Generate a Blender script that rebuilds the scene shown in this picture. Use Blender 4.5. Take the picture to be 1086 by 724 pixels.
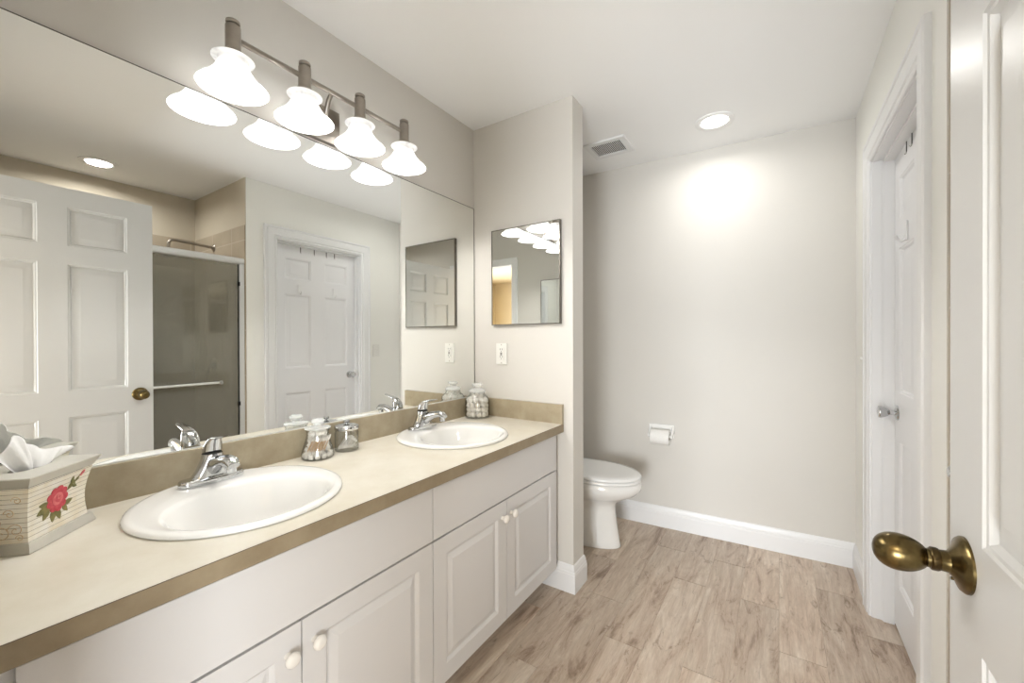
import bpy, bmesh, math, random
from mathutils import Vector, Matrix
random.seed(7)
for o in list(bpy.data.objects): bpy.data.objects.remove(o, do_unlink=True)
SC = bpy.context.scene
COL = SC.collection
PI = math.pi

# ------------------------------------------------------------------ camera
F_PX, YAW, PITCH, ROLL, CAM_H = 432.73, math.radians(33.24), math.radians(-.23), math.radians(.172), 1.244
cam_data = bpy.data.cameras.new('camera'); cam = bpy.data.objects.new('camera', cam_data); COL.objects.link(cam)
cam_data.sensor_width = 36; cam_data.lens = 36*F_PX/1086; cam_data.clip_start = .01
_f = Vector((-math.sin(YAW)*math.cos(PITCH), math.cos(YAW)*math.cos(PITCH), math.sin(PITCH)))
_r = Vector((math.cos(YAW), math.sin(YAW), 0)); _u = _r.cross(_f)
_r2 = _r*math.cos(ROLL)-_u*math.sin(ROLL); _u2 = _r*math.sin(ROLL)+_u*math.cos(ROLL)
M = Matrix((_r2, _u2, -_f)).transposed().to_4x4(); M.translation = Vector((0, 0, CAM_H))
cam.matrix_world = M
SC.camera = cam

# ------------------------------------------------------------------ world, exposure, big lights
SC.view_settings.view_transform = 'Standard'; SC.view_settings.look = 'None'
SC.view_settings.exposure = 0.74; SC.view_settings.gamma = 1; SC.view_settings.use_curve_mapping = False
W = bpy.data.worlds.new('world'); SC.world = W; W.use_nodes = True
W.node_tree.nodes['Background'].inputs[0].default_value = (.80, .90, 1, 1)
W.node_tree.nodes['Background'].inputs[1].default_value = 1.5
def area(name, loc, rot, sx, sy, power, color=(1, 1, 1), shape='RECTANGLE'):
    l = bpy.data.lights.new(name, 'AREA'); l.shape = shape; l.size = sx; l.size_y = sy; l.energy = power; l.color = color
    o = bpy.data.objects.new(name, l); COL.objects.link(o); o.location = loc; o.rotation_euler = rot
    return o
BULB_W, CAN_W, REAR_FILL_W, SIDE_FILL_W, CEIL_FILL_W = 4.7, 2.1, 138.0, 66.0, 12.0
area('bedroom_rear_fill', (.1, -3.35, .70), (PI/2, 0, 0), 1.6, 1.2, REAR_FILL_W, (.93, .965, 1))  # added fill from behind the camera, no such window is known
area('bedroom_side_fill', (2.1, -1.6, 1.35), (PI/2, 0, PI/2), 1.6, 1.5, SIDE_FILL_W, (.93, .965, 1))  # second added fill, thrown sideways through the doorway; its window is made up
area('bedroom_ceiling_fill', (0, -1.4, 2.40), (0, 0, 0), .5, .5, CEIL_FILL_W, (1, .96, .90), 'DISK')  # added overhead fill, no lamp fixture hangs there

# ------------------------------------------------------------------ materials
def mat(name, col, rough=.5, metal=0., spec=.5, coat=0., coat_rough=.05, emit=None, es=0., bump=None, mottle=None, trans=0., ior=1.45):
    m = bpy.data.materials.new(name); m.use_nodes = True
    nt = m.node_tree; b = nt.nodes['Principled BSDF']
    b.inputs['Base Color'].default_value = (*col, 1); b.inputs['Roughness'].default_value = rough
    b.inputs['Metallic'].default_value = metal; b.inputs['Specular IOR Level'].default_value = spec
    b.inputs['Coat Weight'].default_value = coat; b.inputs['Coat Roughness'].default_value = coat_rough
    b.inputs['Transmission Weight'].default_value = trans; b.inputs['IOR'].default_value = ior
    if emit: b.inputs['Emission Color'].default_value = (*emit, 1); b.inputs['Emission Strength'].default_value = es
    tc = nt.nodes.new('ShaderNodeTexCoord')
    if mottle:   # (colour2, scale, detail)
        c2, sc, de = mottle
        n = nt.nodes.new('ShaderNodeTexNoise'); n.inputs['Scale'].default_value = sc; n.inputs['Detail'].default_value = de
        n.inputs['Roughness'].default_value = .62
        nt.links.new(tc.outputs['Object'], n.inputs['Vector'])
        r = nt.nodes.new('ShaderNodeValToRGB'); r.color_ramp.elements[0].position = .34; r.color_ramp.elements[1].position = .68
        r.color_ramp.elements[0].color = (*col, 1); r.color_ramp.elements[1].color = (*c2, 1)
        nt.links.new(n.outputs['Fac'], r.inputs['Fac']); nt.links.new(r.outputs['Color'], b.inputs['Base Color'])
    if bump:     # (scale, strength, distance)
        n2 = nt.nodes.new('ShaderNodeTexNoise'); n2.inputs['Scale'].default_value = bump[0]; n2.inputs['Detail'].default_value = 3
        nt.links.new(tc.outputs['Object'], n2.inputs['Vector'])
        bp = nt.nodes.new('ShaderNodeBump'); bp.inputs['Strength'].default_value = bump[1]; bp.inputs['Distance'].default_value = bump[2]
        nt.links.new(n2.outputs['Fac'], bp.inputs['Height']); nt.links.new(bp.outputs['Normal'], b.inputs['Normal'])
    return m
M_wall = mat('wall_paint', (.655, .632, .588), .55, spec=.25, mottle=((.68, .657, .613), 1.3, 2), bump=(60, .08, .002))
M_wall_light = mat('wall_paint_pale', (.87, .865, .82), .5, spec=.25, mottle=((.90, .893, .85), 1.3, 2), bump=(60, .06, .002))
M_ceil = mat('ceiling_paint', (.91, .91, .905), .7, spec=.2, bump=(90, .08, .002))
M_trim = mat('trim_paint', (.82, .82, .82), .32, spec=.45, bump=(25, .03, .001))
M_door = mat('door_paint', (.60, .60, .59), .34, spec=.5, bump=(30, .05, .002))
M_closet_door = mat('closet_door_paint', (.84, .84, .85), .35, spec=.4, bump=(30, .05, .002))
M_cab = mat('cabinet_white', (.70, .69, .685), .38, spec=.4, bump=(20, .02, .001))
M_cabknob = mat('cabinet_knob_white', (.85, .82, .77), .25, spec=.5, bump=(20, .01, .001))
M_toe = mat('toe_kick', (.55, .53, .50), .5, mottle=((.5, .48, .45), 8, 3))
M_counter = mat('laminate_counter', (.63, .58, .475), .32, spec=.45, mottle=((.73, .695, .61), 6, 7), bump=(120, .02, .001))
M_splash = mat('laminate_splash', (.32, .265, .178), .33, spec=.5, mottle=((.43, .37, .26), 11, 8), bump=(120, .02, .001))
M_edge_shade = mat('laminate_edge_shade', (.27, .212, .135), .4, spec=.4, mottle=((.35, .285, .19), 11, 8))  # same laminate as the top; shade on the edge put into this darker colour
M_lam_edge = mat('laminate_seam', (.16, .12, .08), .5, mottle=((.12, .09, .06), 30, 2))
M_porc = mat('porcelain', (.87, .865, .84), .08, spec=.6, coat=.5, mottle=((.88, .875, .85), 2, 1))
M_seat = mat('toilet_seat_plastic', (.86, .86, .85), .16, spec=.5, mottle=((.87, .87, .86), 2, 1))
M_chrome = mat('chrome', (.62, .63, .64), .08, 1, mottle=((.58, .59, .60), 9, 2))
M_nickel = mat('brushed_nickel', (.42, .385, .34), .3, 1, mottle=((.34, .31, .275), 12, 3))
M_alu = mat('shower_aluminium', (.82, .83, .83), .32, .55, mottle=((.78, .79, .79), 5, 2))
M_brass = mat('antique_brass', (.21, .155, .065), .26, 1, mottle=((.085, .06, .025), 30, 3))
M_brassd = mat('antique_brass_dark', (.07, .045, .02), .3, 1, mottle=((.1, .07, .03), 30, 3))
M_mirror = mat('mirror_silver', (.93, .945, .93), .0, 1, mottle=((.93, .945, .93), 1, 0))
M_dark = mat('dark_edge', (.03, .03, .028), .5, mottle=((.045, .04, .035), 20, 2))
M_tan = mat('bedroom_tan_paint', (.50, .40, .26), .6, spec=.2, mottle=((.53, .43, .28), 2, 2))
M_frame = mat('cabinet_frame_metal', (.20, .185, .16), .3, 1, mottle=((.16, .15, .13), 14, 2))
M_rim = mat('mirror_rim', (.12, .115, .10), .35, .6, mottle=((.1, .1, .09), 14, 2))
M_plast = mat('white_plastic', (.80, .79, .75), .35, mottle=((.82, .81, .77), 4, 1))
M_black = mat('black_rubber', (.015, .015, .015), .5, mottle=((.02, .02, .02), 9, 1))
M_tile = None
M_paper = mat('toilet_paper', (.86, .85, .82), .85, spec=.1, bump=(220, .25, .002), mottle=((.89, .88, .85), 60, 2))
M_core = mat('cardboard_core', (.34, .26, .18), .9, mottle=((.38, .29, .2), 20, 2))
M_tissue = mat('tissue_paper', (.90, .90, .89), .8, spec=.1, bump=(160, .2, .002), mottle=((.93, .93, .92), 30, 2))
M_cotton = mat('cotton', (.90, .88, .83), .95, spec=.05, bump=(110, .6, .004), mottle=((.84, .80, .74), 60, 4))
M_stick = mat('swab_stick_wood', (.62, .40, .22), .7, mottle=((.74, .54, .34), 40, 3))
M_stickw = mat('swab_stick_white', (.80, .78, .72), .6, mottle=((.72, .70, .64), 40, 3))
M_silver = mat('box_silver', (.70, .68, .61), .36, .35, mottle=((.64, .62, .56), 18, 3), bump=(150, .05, .001))
M_red = mat('rose_red', (.50, .03, .05), .5, mottle=((.66, .10, .12), 90, 3))
M_pink = mat('rose_pink', (.75, .22, .22), .5, mottle=((.62, .10, .12), 90, 3))
M_leaf = mat('leaf_green', (.13, .13, .035), .5, mottle=((.28, .24, .08), 70, 3))
M_scroll = mat('scroll_tan', (.55, .38, .20), .6, mottle=((.74, .60, .42), 60, 2))
M_lens = mat('lamp_lens', (.9, .9, .9), .4, emit=(1, .96, .9), es=4, mottle=((.92, .92, .9), 6, 1))
M_water = mat('water', (.7, .75, .75), .02, trans=1, ior=1.33, mottle=((.72, .77, .77), 3, 1))
M_redm = mat('red_marker', (.5, .02, .03), .4, mottle=((.4, .02, .03), 20, 1))
M_bluem = mat('blue_marker', (.02, .04, .4), .4, mottle=((.03, .05, .35), 20, 1))
M_caulk = mat('caulk', (.66, .62, .52), .5, mottle=((.58, .52, .42), 40, 3))
M_carpet = mat('bedroom_carpet', (.42, .37, .31), .95, spec=.05, bump=(300, .6, .006), mottle=((.48, .43, .36), 90, 3))

def glass_mat(name, col, rough=0.02):
    m = bpy.data.materials.new(name); m.use_nodes = True; nt = m.node_tree
    nt.nodes.remove(nt.nodes['Principled BSDF']); out = nt.nodes['Material Output']
    tr = nt.nodes.new('ShaderNodeBsdfTransparent'); tr.inputs[0].default_value = (*col, 1)
    gl = nt.nodes.new('ShaderNodeBsdfGlossy'); gl.inputs['Roughness'].default_value = rough
    lw = nt.nodes.new('ShaderNodeLayerWeight'); lw.inputs['Blend'].default_value = .5
    df = nt.nodes.new('ShaderNodeBsdfTransparent'); df.inputs[0].default_value = (.74, .76, .75, 1)
    m0 = nt.nodes.new('ShaderNodeMixShader'); p2 = nt.nodes.new('ShaderNodeMath'); p2.operation = 'POWER'; p2.inputs[1].default_value = 3
    nt.links.new(lw.outputs['Facing'], p2.inputs[0]); nt.links.new(p2.outputs[0], m0.inputs[0]); nt.links.new(tr.outputs[0], m0.inputs[1]); nt.links.new(df.outputs[0], m0.inputs[2])
    p5 = nt.nodes.new('ShaderNodeMath'); p5.operation = 'POWER'; p5.inputs[1].default_value = 4; nt.links.new(lw.outputs['Facing'], p5.inputs[0])
    fr = nt.nodes.new('ShaderNodeMapRange'); fr.inputs['To Min'].default_value = .09; fr.inputs['To Max'].default_value = .5; nt.links.new(p5.outputs[0], fr.inputs['Value'])
    mx = nt.nodes.new('ShaderNodeMixShader'); nt.links.new(fr.outputs[0], mx.inputs[0]); nt.links.new(m0.outputs[0], mx.inputs[1]); nt.links.new(gl.outputs[0], mx.inputs[2])
    nt.links.new(mx.outputs[0], out.inputs[0]); return m
M_glass = glass_mat('clear_glass', (.99, .993, .99))

def shower_glass():
    m = bpy.data.materials.new('obscure_shower_glass'); m.use_nodes = True; nt = m.node_tree
    nt.nodes.remove(nt.nodes['Principled BSDF']); out = nt.nodes['Material Output']
    tr = nt.nodes.new('ShaderNodeBsdfTransparent'); tr.inputs[0].default_value = (.66, .655, .61, 1)
    gl = nt.nodes.new('ShaderNodeBsdfGlossy'); gl.inputs[0].default_value = (.9, .9, .88, 1); gl.inputs['Roughness'].default_value = .02
    df = nt.nodes.new('ShaderNodeBsdfDiffuse'); df.inputs[0].default_value = (.40, .39, .33, 1)
    tc = nt.nodes.new('ShaderNodeTexCoord'); n = nt.nodes.new('ShaderNodeTexNoise'); n.inputs['Scale'].default_value = 3.5; n.inputs['Detail'].default_value = 4
    nt.links.new(tc.outputs['Object'], n.inputs['Vector'])
    mr = nt.nodes.new('ShaderNodeMapRange'); mr.inputs['To Min'].default_value = .24; mr.inputs['To Max'].default_value = .44
    nt.links.new(n.outputs['Fac'], mr.inputs['Value'])
    m1 = nt.nodes.new('ShaderNodeMixShader'); nt.links.new(mr.outputs[0], m1.inputs[0]); nt.links.new(tr.outputs[0], m1.inputs[1]); nt.links.new(df.outputs[0], m1.inputs[2])
    fr = nt.nodes.new('ShaderNodeFresnel'); fr.inputs[0].default_value = 1.6; gm = nt.nodes.new('ShaderNodeNewGeometry'); im = nt.nodes.new('ShaderNodeMath'); im.operation = 'MULTIPLY_ADD'; im.inputs[1].default_value = 1/1.6-1.6; im.inputs[2].default_value = 1.6
    nt.links.new(gm.outputs['Backfacing'], im.inputs[0]); nt.links.new(im.outputs[0], fr.inputs[0])
    m2 = nt.nodes.new('ShaderNodeMixShader'); nt.links.new(fr.outputs[0], m2.inputs[0]); nt.links.new(m1.outputs[0], m2.inputs[1]); nt.links.new(gl.outputs[0], m2.inputs[2])
    nt.links.new(m2.outputs[0], out.inputs[0]); return m
M_sglass = shower_glass()
M_glass2 = mat('lid_glass', (.93, .95, .94), .06, trans=.0, spec=.8, mottle=((.88, .90, .89), 30, 3))
M_glass2.node_tree.nodes['Principled BSDF'].inputs['Alpha'].default_value = .42

def shade_mat():
    m = bpy.data.materials.new('frosted_shade_glass'); m.use_nodes = True; nt = m.node_tree
    nt.nodes.remove(nt.nodes['Principled BSDF']); out = nt.nodes['Material Output']
    tc = nt.nodes.new('ShaderNodeTexCoord'); n = nt.nodes.new('ShaderNodeTexNoise'); n.inputs['Scale'].default_value = 14; n.inputs['Detail'].default_value = 4; n.inputs['Distortion'].default_value = 1.2
    nt.links.new(tc.outputs['Object'], n.inputs['Vector'])
    r = nt.nodes.new('ShaderNodeValToRGB'); r.color_ramp.elements[0].position = .35; r.color_ramp.elements[1].position = .62
    r.color_ramp.elements[0].color = (.50, .50, .50, 1); r.color_ramp.elements[1].color = (.82, .82, .81, 1)
    nt.links.new(n.outputs['Fac'], r.inputs['Fac'])
    d = nt.nodes.new('ShaderNodeBsdfDiffuse'); t = nt.nodes.new('ShaderNodeBsdfTranslucent')
    nt.links.new(r.outputs[0], d.inputs[0]); nt.links.new(r.outputs[0], t.inputs[0])
    a = nt.nodes.new('ShaderNodeMixShader'); a.inputs[0].default_value = .38; nt.links.new(d.outputs[0], a.inputs[1]); nt.links.new(t.outputs[0], a.inputs[2])
    g = nt.nodes.new('ShaderNodeBsdfGlossy'); g.inputs['Roughness'].default_value = .15
    b = nt.nodes.new('ShaderNodeMixShader'); b.inputs[0].default_value = .05; nt.links.new(a.outputs[0], b.inputs[1]); nt.links.new(g.outputs[0], b.inputs[2])
    e = nt.nodes.new('ShaderNodeEmission'); e.inputs[0].default_value = (1, .965, .92, 1); e.inputs[1].default_value = .18
    s = nt.nodes.new('ShaderNodeAddShader'); nt.links.new(b.outputs[0], s.inputs[0]); nt.links.new(e.outputs[0], s.inputs[1])
    nt.links.new(s.outputs[0], out.inputs[0]); return m
M_shade = shade_mat()
M_bulb = mat('bulb_glass', (.9, .9, .9), .4, emit=(1, .95, .88), es=5, mottle=((.9, .9, .88), 6, 1))

def wood_mat():
    m = bpy.data.materials.new('wood_look_plank'); m.use_nodes = True; nt = m.node_tree; N = nt.nodes; L = nt.links
    b = N['Principled BSDF']; b.inputs['Roughness'].default_value = .36; b.inputs['Specular IOR Level'].default_value = .4
    at = N.new('ShaderNodeAttribute'); at.attribute_name = 'plank'; tc = N.new('ShaderNodeTexCoord')
    mul = N.new('ShaderNodeVectorMath'); mul.operation = 'SCALE'; mul.inputs['Scale'].default_value = 37.0; L.new(at.outputs['Color'], mul.inputs[0])
    add = N.new('ShaderNodeVectorMath'); add.operation = 'ADD'; L.new(tc.outputs['Object'], add.inputs[0]); L.new(mul.outputs[0], add.inputs[1])
    def noise(sx, sy, scale, detail, rough, dist=0):
        mp = N.new('ShaderNodeMapping'); mp.inputs['Scale'].default_value = (sx, sy, 1); L.new(add.outputs[0], mp.inputs[0])
        n = N.new('ShaderNodeTexNoise'); n.inputs['Scale'].default_value = scale; n.inputs['Detail'].default_value = detail
        n.inputs['Roughness'].default_value = rough; n.inputs['Distortion'].default_value = dist; L.new(mp.outputs[0], n.inputs['Vector']); return n
    big = noise(12, 2.3, 1, 9, .72, 1.0)
    r1 = N.new('ShaderNodeValToRGB'); cr = r1.color_ramp
    cr.elements[0].position = .33; cr.elements[0].color = (.30, .215, .155, 1)
    cr.elements[1].position = .67; cr.elements[1].color = (.76, .67, .575, 1)
    e = cr.elements.new(.44); e.color = (.57, .455, .36, 1)
    e = cr.elements.new(.56); e.color = (.66, .56, .46, 1)
    L.new(big.outputs['Fac'], r1.inputs['Fac'])
    fine = noise(80, 6.5, 1, 6, .75, .5)
    r2 = N.new('ShaderNodeValToRGB'); r2.color_ramp.elements[0].position = .3; r2.color_ramp.elements[0].color = (.62, .57, .52, 1)
    r2.color_ramp.elements[1].position = .62; r2.color_ramp.elements[1].color = (1.04, 1.04, 1.04, 1); L.new(fine.outputs['Fac'], r2.inputs['Fac'])
    mx = N.new('ShaderNodeMixRGB'); mx.blend_type = 'MULTIPLY'; mx.inputs[0].default_value = .6; L.new(r1.outputs[0], mx.inputs[1]); L.new(r2.outputs[0], mx.inputs[2])
    kn = noise(22, 6, 1, 4, .75, 1.5)
    r3 = N.new('ShaderNodeValToRGB'); r3.color_ramp.elements[0].position = .58; r3.color_ramp.elements[0].color = (0, 0, 0, 1)
    r3.color_ramp.elements[1].position = .72; r3.color_ramp.elements[1].color = (.8, .8, .8, 1); L.new(kn.outputs['Fac'], r3.inputs['Fac'])
    m2 = N.new('ShaderNodeMixRGB'); m2.inputs[2].default_value = (.23, .155, .10, 1); L.new(r3.outputs[0], m2.inputs[0]); L.new(mx.outputs[0], m2.inputs[1])
    sep = N.new('ShaderNodeSeparateColor'); L.new(at.outputs['Color'], sep.inputs[0])
    mr = N.new('ShaderNodeMapRange'); mr.inputs['To Min'].default_value = .90; mr.inputs['To Max'].default_value = 1.10; L.new(sep.outputs[1], mr.inputs['Value'])
    m3 = N.new('ShaderNodeVectorMath'); m3.operation = 'SCALE'; L.new(m2.outputs[0], m3.inputs[0]); L.new(mr.outputs[0], m3.inputs['Scale'])
    L.new(m3.outputs[0], b.inputs['Base Color'])
    bp = N.new('ShaderNodeBump'); bp.inputs['Strength'].default_value = .12; bp.inputs['Distance'].default_value = .002; L.new(fine.outputs['Fac'], bp.inputs['Height']); L.new(bp.outputs[0], b.inputs['Normal'])
    return m
M_wood = wood_mat()
M_grout = mat('floor_grout', (.40, .32, .25), .8, mottle=((.34, .27, .21), 30, 3))

def tile_mat():
    m = mat('shower_tile', (.36, .295, .22), .35, spec=.4); nt = m.node_tree; N = nt.nodes; L = nt.links; b = N['Principled BSDF']
    tc = N.new('ShaderNodeTexCoord'); sp = N.new('ShaderNodeSeparateXYZ'); L.new(tc.outputs['Object'], sp.inputs[0])
    ad = N.new('ShaderNodeMath'); ad.operation = 'ADD'; L.new(sp.outputs[0], ad.inputs[0]); L.new(sp.outputs[1], ad.inputs[1])
    cb = N.new('ShaderNodeCombineXYZ'); L.new(ad.outputs[0], cb.inputs[0]); L.new(sp.outputs[2], cb.inputs[1])
    br = N.new('ShaderNodeTexBrick'); br.offset = 0; br.inputs['Scale'].default_value = 1; br.inputs['Brick Width'].default_value = .33; br.inputs['Row Height'].default_value = .33
    br.inputs['Mortar Size'].default_value = .003; br.inputs['Color1'].default_value = (.40, .335, .25, 1); br.inputs['Color2'].default_value = (.42, .355, .27, 1); br.inputs['Mortar'].default_value = (.52, .46, .38, 1)
    L.new(cb.outputs[0], br.inputs['Vector'])
    n = N.new('ShaderNodeTexNoise'); n.inputs['Scale'].default_value = 5; n.inputs['Detail'].default_value = 5; L.new(tc.outputs['Object'], n.inputs['Vector'])
    mx = N.new('ShaderNodeMixRGB'); mx.blend_type = 'OVERLAY'; mx.inputs[0].default_value = .25; L.new(br.outputs['Color'], mx.inputs[1]); L.new(n.outputs['Fac'], mx.inputs[2])
    L.new(mx.outputs[0], b.inputs['Base Color']); return m
M_tile = tile_mat()
M_taupe = mat('shower_wall_paint', (.56, .50, .40), .6, spec=.2, mottle=((.58, .52, .42), 2, 2))

def body_mat():   # cream tissue box body: painted thin plank lines following height
    m = mat('box_cream_boards', (.84, .78, .64), .45, spec=.4); nt = m.node_tree; N = nt.nodes; L = nt.links; b = N['Principled BSDF']
    tc = N.new('ShaderNodeTexCoord'); sp = N.new('ShaderNodeSeparateXYZ'); L.new(tc.outputs['Object'], sp.inputs[0])
    mu = N.new('ShaderNodeMath'); mu.operation = 'MULTIPLY'; mu.inputs[1].default_value = 1/.0098; L.new(sp.outputs[2], mu.inputs[0])
    fr = N.new('ShaderNodeMath'); fr.operation = 'FRACT'; L.new(mu.outputs[0], fr.inputs[0])
    lt = N.new('ShaderNodeMath'); lt.operation = 'LESS_THAN'; lt.inputs[1].default_value = .09; L.new(fr.outputs[0], lt.inputs[0])
    n = N.new('ShaderNodeTexNoise'); n.inputs['Scale'].default_value = 28; n.inputs['Detail'].default_value = 4; L.new(tc.outputs['Object'], n.inputs['Vector'])
    r = N.new('ShaderNodeValToRGB'); r.color_ramp.elements[0].position = .35; r.color_ramp.elements[0].color = (.92, .89, .81, 1); r.color_ramp.elements[1].position = .75; r.color_ramp.elements[1].color = (.82, .73, .55, 1)
    L.new(n.outputs['Fac'], r.inputs['Fac'])
    mx = N.new('ShaderNodeMixRGB'); mx.inputs[2].default_value = (.36, .30, .22, 1); L.new(lt.outputs[0], mx.inputs[0]); L.new(r.outputs[0], mx.inputs[1])
    L.new(mx.outputs[0], b.inputs['Base Color']); return m
M_boards = body_mat()

# ------------------------------------------------------------------ mesh helpers
def box(bm, a, b):
    x0, y0, z0 = [min(p, q) for p, q in zip(a, b)]; x1, y1, z1 = [max(p, q) for p, q in zip(a, b)]
    v = [bm.verts.new(p) for p in ((x0, y0, z0), (x1, y0, z0), (x1, y1, z0), (x0, y1, z0), (x0, y0, z1), (x1, y0, z1), (x1, y1, z1), (x0, y1, z1))]
    for f in ((3, 2, 1, 0), (4, 5, 6, 7), (0, 1, 5, 4), (1, 2, 6, 5), (2, 3, 7, 6), (3, 0, 4, 7)): bm.faces.new([v[i] for i in f])
    return v
def bevel(bm, w, seg=2, ang=40):
    es = [e for e in bm.edges if len(e.link_faces) == 2 and e.calc_face_angle(0) > math.radians(ang)]
    if es: bmesh.ops.bevel(bm, geom=es, offset=w, segments=seg, profile=.5, affect='EDGES', clamp_overlap=True)
def bbox(a, b, w=.002, seg=2):
    bm = bmesh.new(); box(bm, a, b); bevel(bm, w, seg); return bm
def loft(bm, rings, cap0=True, cap1=True, closed=True):
    vr = [[bm.verts.new(p) for p in r] for r in rings]
    n = len(vr[0])
    for i in range(len(vr)-1):
        for j in range(n if closed else n-1):
            k = (j+1) % n
            bm.faces.new((vr[i][j], vr[i][k], vr[i+1][k], vr[i+1][j]))
    if cap0: bm.faces.new(list(reversed(vr[0])))
    if cap1: bm.faces.new(vr[-1])
    return vr
def lathe(bm, prof, n=32, c=(0, 0, 0), axis='z', cap0=True, cap1=True):
    rings = []
    for r, h in prof:
        ring = []
        for j in range(n):
            t = 2*PI*j/n; a, b = max(r, 1e-5)*math.cos(t), max(r, 1e-5)*math.sin(t)
            p = {'z': (a, b, h), 'x': (h, a, b), '-x': (-h, -a, b), 'y': (b, h, a), '-y': (-b, -h, a)}[axis]
            ring.append(Vector(p)+Vector(c))
        rings.append(ring)
    return loft(bm, rings, cap0, cap1)
def tube(bm, pts, r, n=12, caps=True):
    pts = [Vector(p) for p in pts]; rs = r if isinstance(r, (list, tuple)) else [r]*len(pts); rings = []
    up = None
    for i, p in enumerate(pts):
        t = (pts[min(i+1, len(pts)-1)]-pts[max(i-1, 0)]).normalized()
        if up is None: up = Vector((0, 0, 1)) if abs(t.z) < .9 else Vector((1, 0, 0))
        a = (up-t*up.dot(t)).normalized(); b = t.cross(a); up = a
        rings.append([p+a*math.cos(2*PI*j/n)*rs[i]+b*math.sin(2*PI*j/n)*rs[i] for j in range(n)])
    loft(bm, rings, caps, caps)
def obj(name, bm, m, parent=None, loc=(0, 0, 0), rot=None, smooth=True, ang=35, fix=True):
    me = bpy.data.meshes.new(name)
    if fix: bmesh.ops.recalc_face_normals(bm, faces=bm.faces)
    bm.to_mesh(me); bm.free()
    for mm in (m if isinstance(m, (list, tuple)) else [m]): me.materials.append(mm)
    if smooth:
        me.polygons.foreach_set('use_smooth', [True]*len(me.polygons)); me.set_sharp_from_angle(angle=math.radians(ang))
    o = bpy.data.objects.new(name, me); COL.objects.link(o); o.location = loc
    if rot: o.rotation_euler = rot
    if parent: o.parent = parent
    return o
def tag(o, label=None, cat=None, group=None, kind=None):
    if label: o['label'] = label
    if cat: o['category'] = cat
    if group: o['group'] = group
    if kind: o['kind'] = kind
    return o
def empty(name, loc=(0, 0, 0), rot=(0, 0, 0), **k):
    o = bpy.data.objects.new(name, None); COL.objects.link(o); o.location = loc; o.rotation_euler = rot; o.empty_display_size = .05
    return tag(o, **k)
def struct(name, bm, m, label, cat, **k):
    return tag(obj(name, bm, m, **k), label, cat, kind='structure')
def copy_tree(o, parent=None):
    c = o.copy(); COL.objects.link(c)
    if parent: c.parent = parent
    for ch in list(o.children): copy_tree(ch, c)
    return c

def panel_slab(w, h, t, panels, prof, both=False):
    """slab in local x (0..w), z (0..h), front face y=0 facing -y, back at y=t; panels = list of x0,x1,z0,z1"""
    bm = bmesh.new()
    xs = sorted({0, w, *[p[0] for p in panels], *[p[1] for p in panels]}); zs = sorted({0, h, *[p[2] for p in panels], *[p[3] for p in panels]})
    def face(side):
        y = 0 if side < 0 else t; s = 1 if side < 0 else -1
        for i in range(len(xs)-1):
            for k in range(len(zs)-1):
                a, b, c, d = xs[i], xs[i+1], zs[k], zs[k+1]
                if any(p[0] <= a and b <= p[1] and p[2] <= c and d <= p[3] for p in panels) and (side < 0 or both): continue
                bm.faces.new([bm.verts.new(q) for q in ((a, y, c), (b, y, c), (b, y, d), (a, y, d))])
        if side < 0 or both:
            for (a, b, c, d) in panels:
                rings = [[(a+i, y+s*dp, c+i), (b-i, y+s*dp, c+i), (b-i, y+s*dp, d-i), (a+i, y+s*dp, d-i)] for i, dp in prof]
                loft(bm, rings, False, True)
    face(-1); face(1)
    for i in range(len(xs)-1):
        for z in (0, h): bm.faces.new([bm.verts.new(q) for q in ((xs[i], 0, z), (xs[i+1], 0, z), (xs[i+1], t, z), (xs[i], t, z))])
    for k in range(len(zs)-1):
        for x in (0, w): bm.faces.new([bm.verts.new(q) for q in ((x, 0, zs[k]), (x, 0, zs[k+1]), (x, t, zs[k+1]), (x, t, zs[k]))])
    bmesh.ops.remove_doubles(bm, verts=bm.verts, dist=1e-5)
    return bm

def sweep(bm, path, prof, nrm):
    """mitred sweep: path of 3d points lying in one plane, prof = (across, out) pairs; across = left of travel direction, out = nrm"""
    P = [Vector(p) for p in path]; N = Vector(nrm).normalized(); rings = []
    for i, p in enumerate(P):
        d0 = (P[i]-P[i-1]).normalized() if i else (P[1]-P[0]).normalized()
        d1 = (P[i+1]-P[i]).normalized() if i < len(P)-1 else d0
        s0, s1 = N.cross(d0), N.cross(d1); s = (s0+s1); s = s/(s.dot(s0)) if s.length > 1e-6 else s0
        rings.append([p+s*a+N*b for a, b in prof])
    loft(bm, rings, True, True)

# room constants (metres)
XL, XR, YP, TP, XP = -1.463, .346, 1.838, .122, -.847
YBR, KB = 2.869, math.tan(math.radians(3.0))           # back wall y at x=XR and its slight skew
def yb(x): return YBR-(XR-x)*KB
YF, CH, YW, XS = .03, 2.44, 1.434, 1.25
CZ = .824

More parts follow.
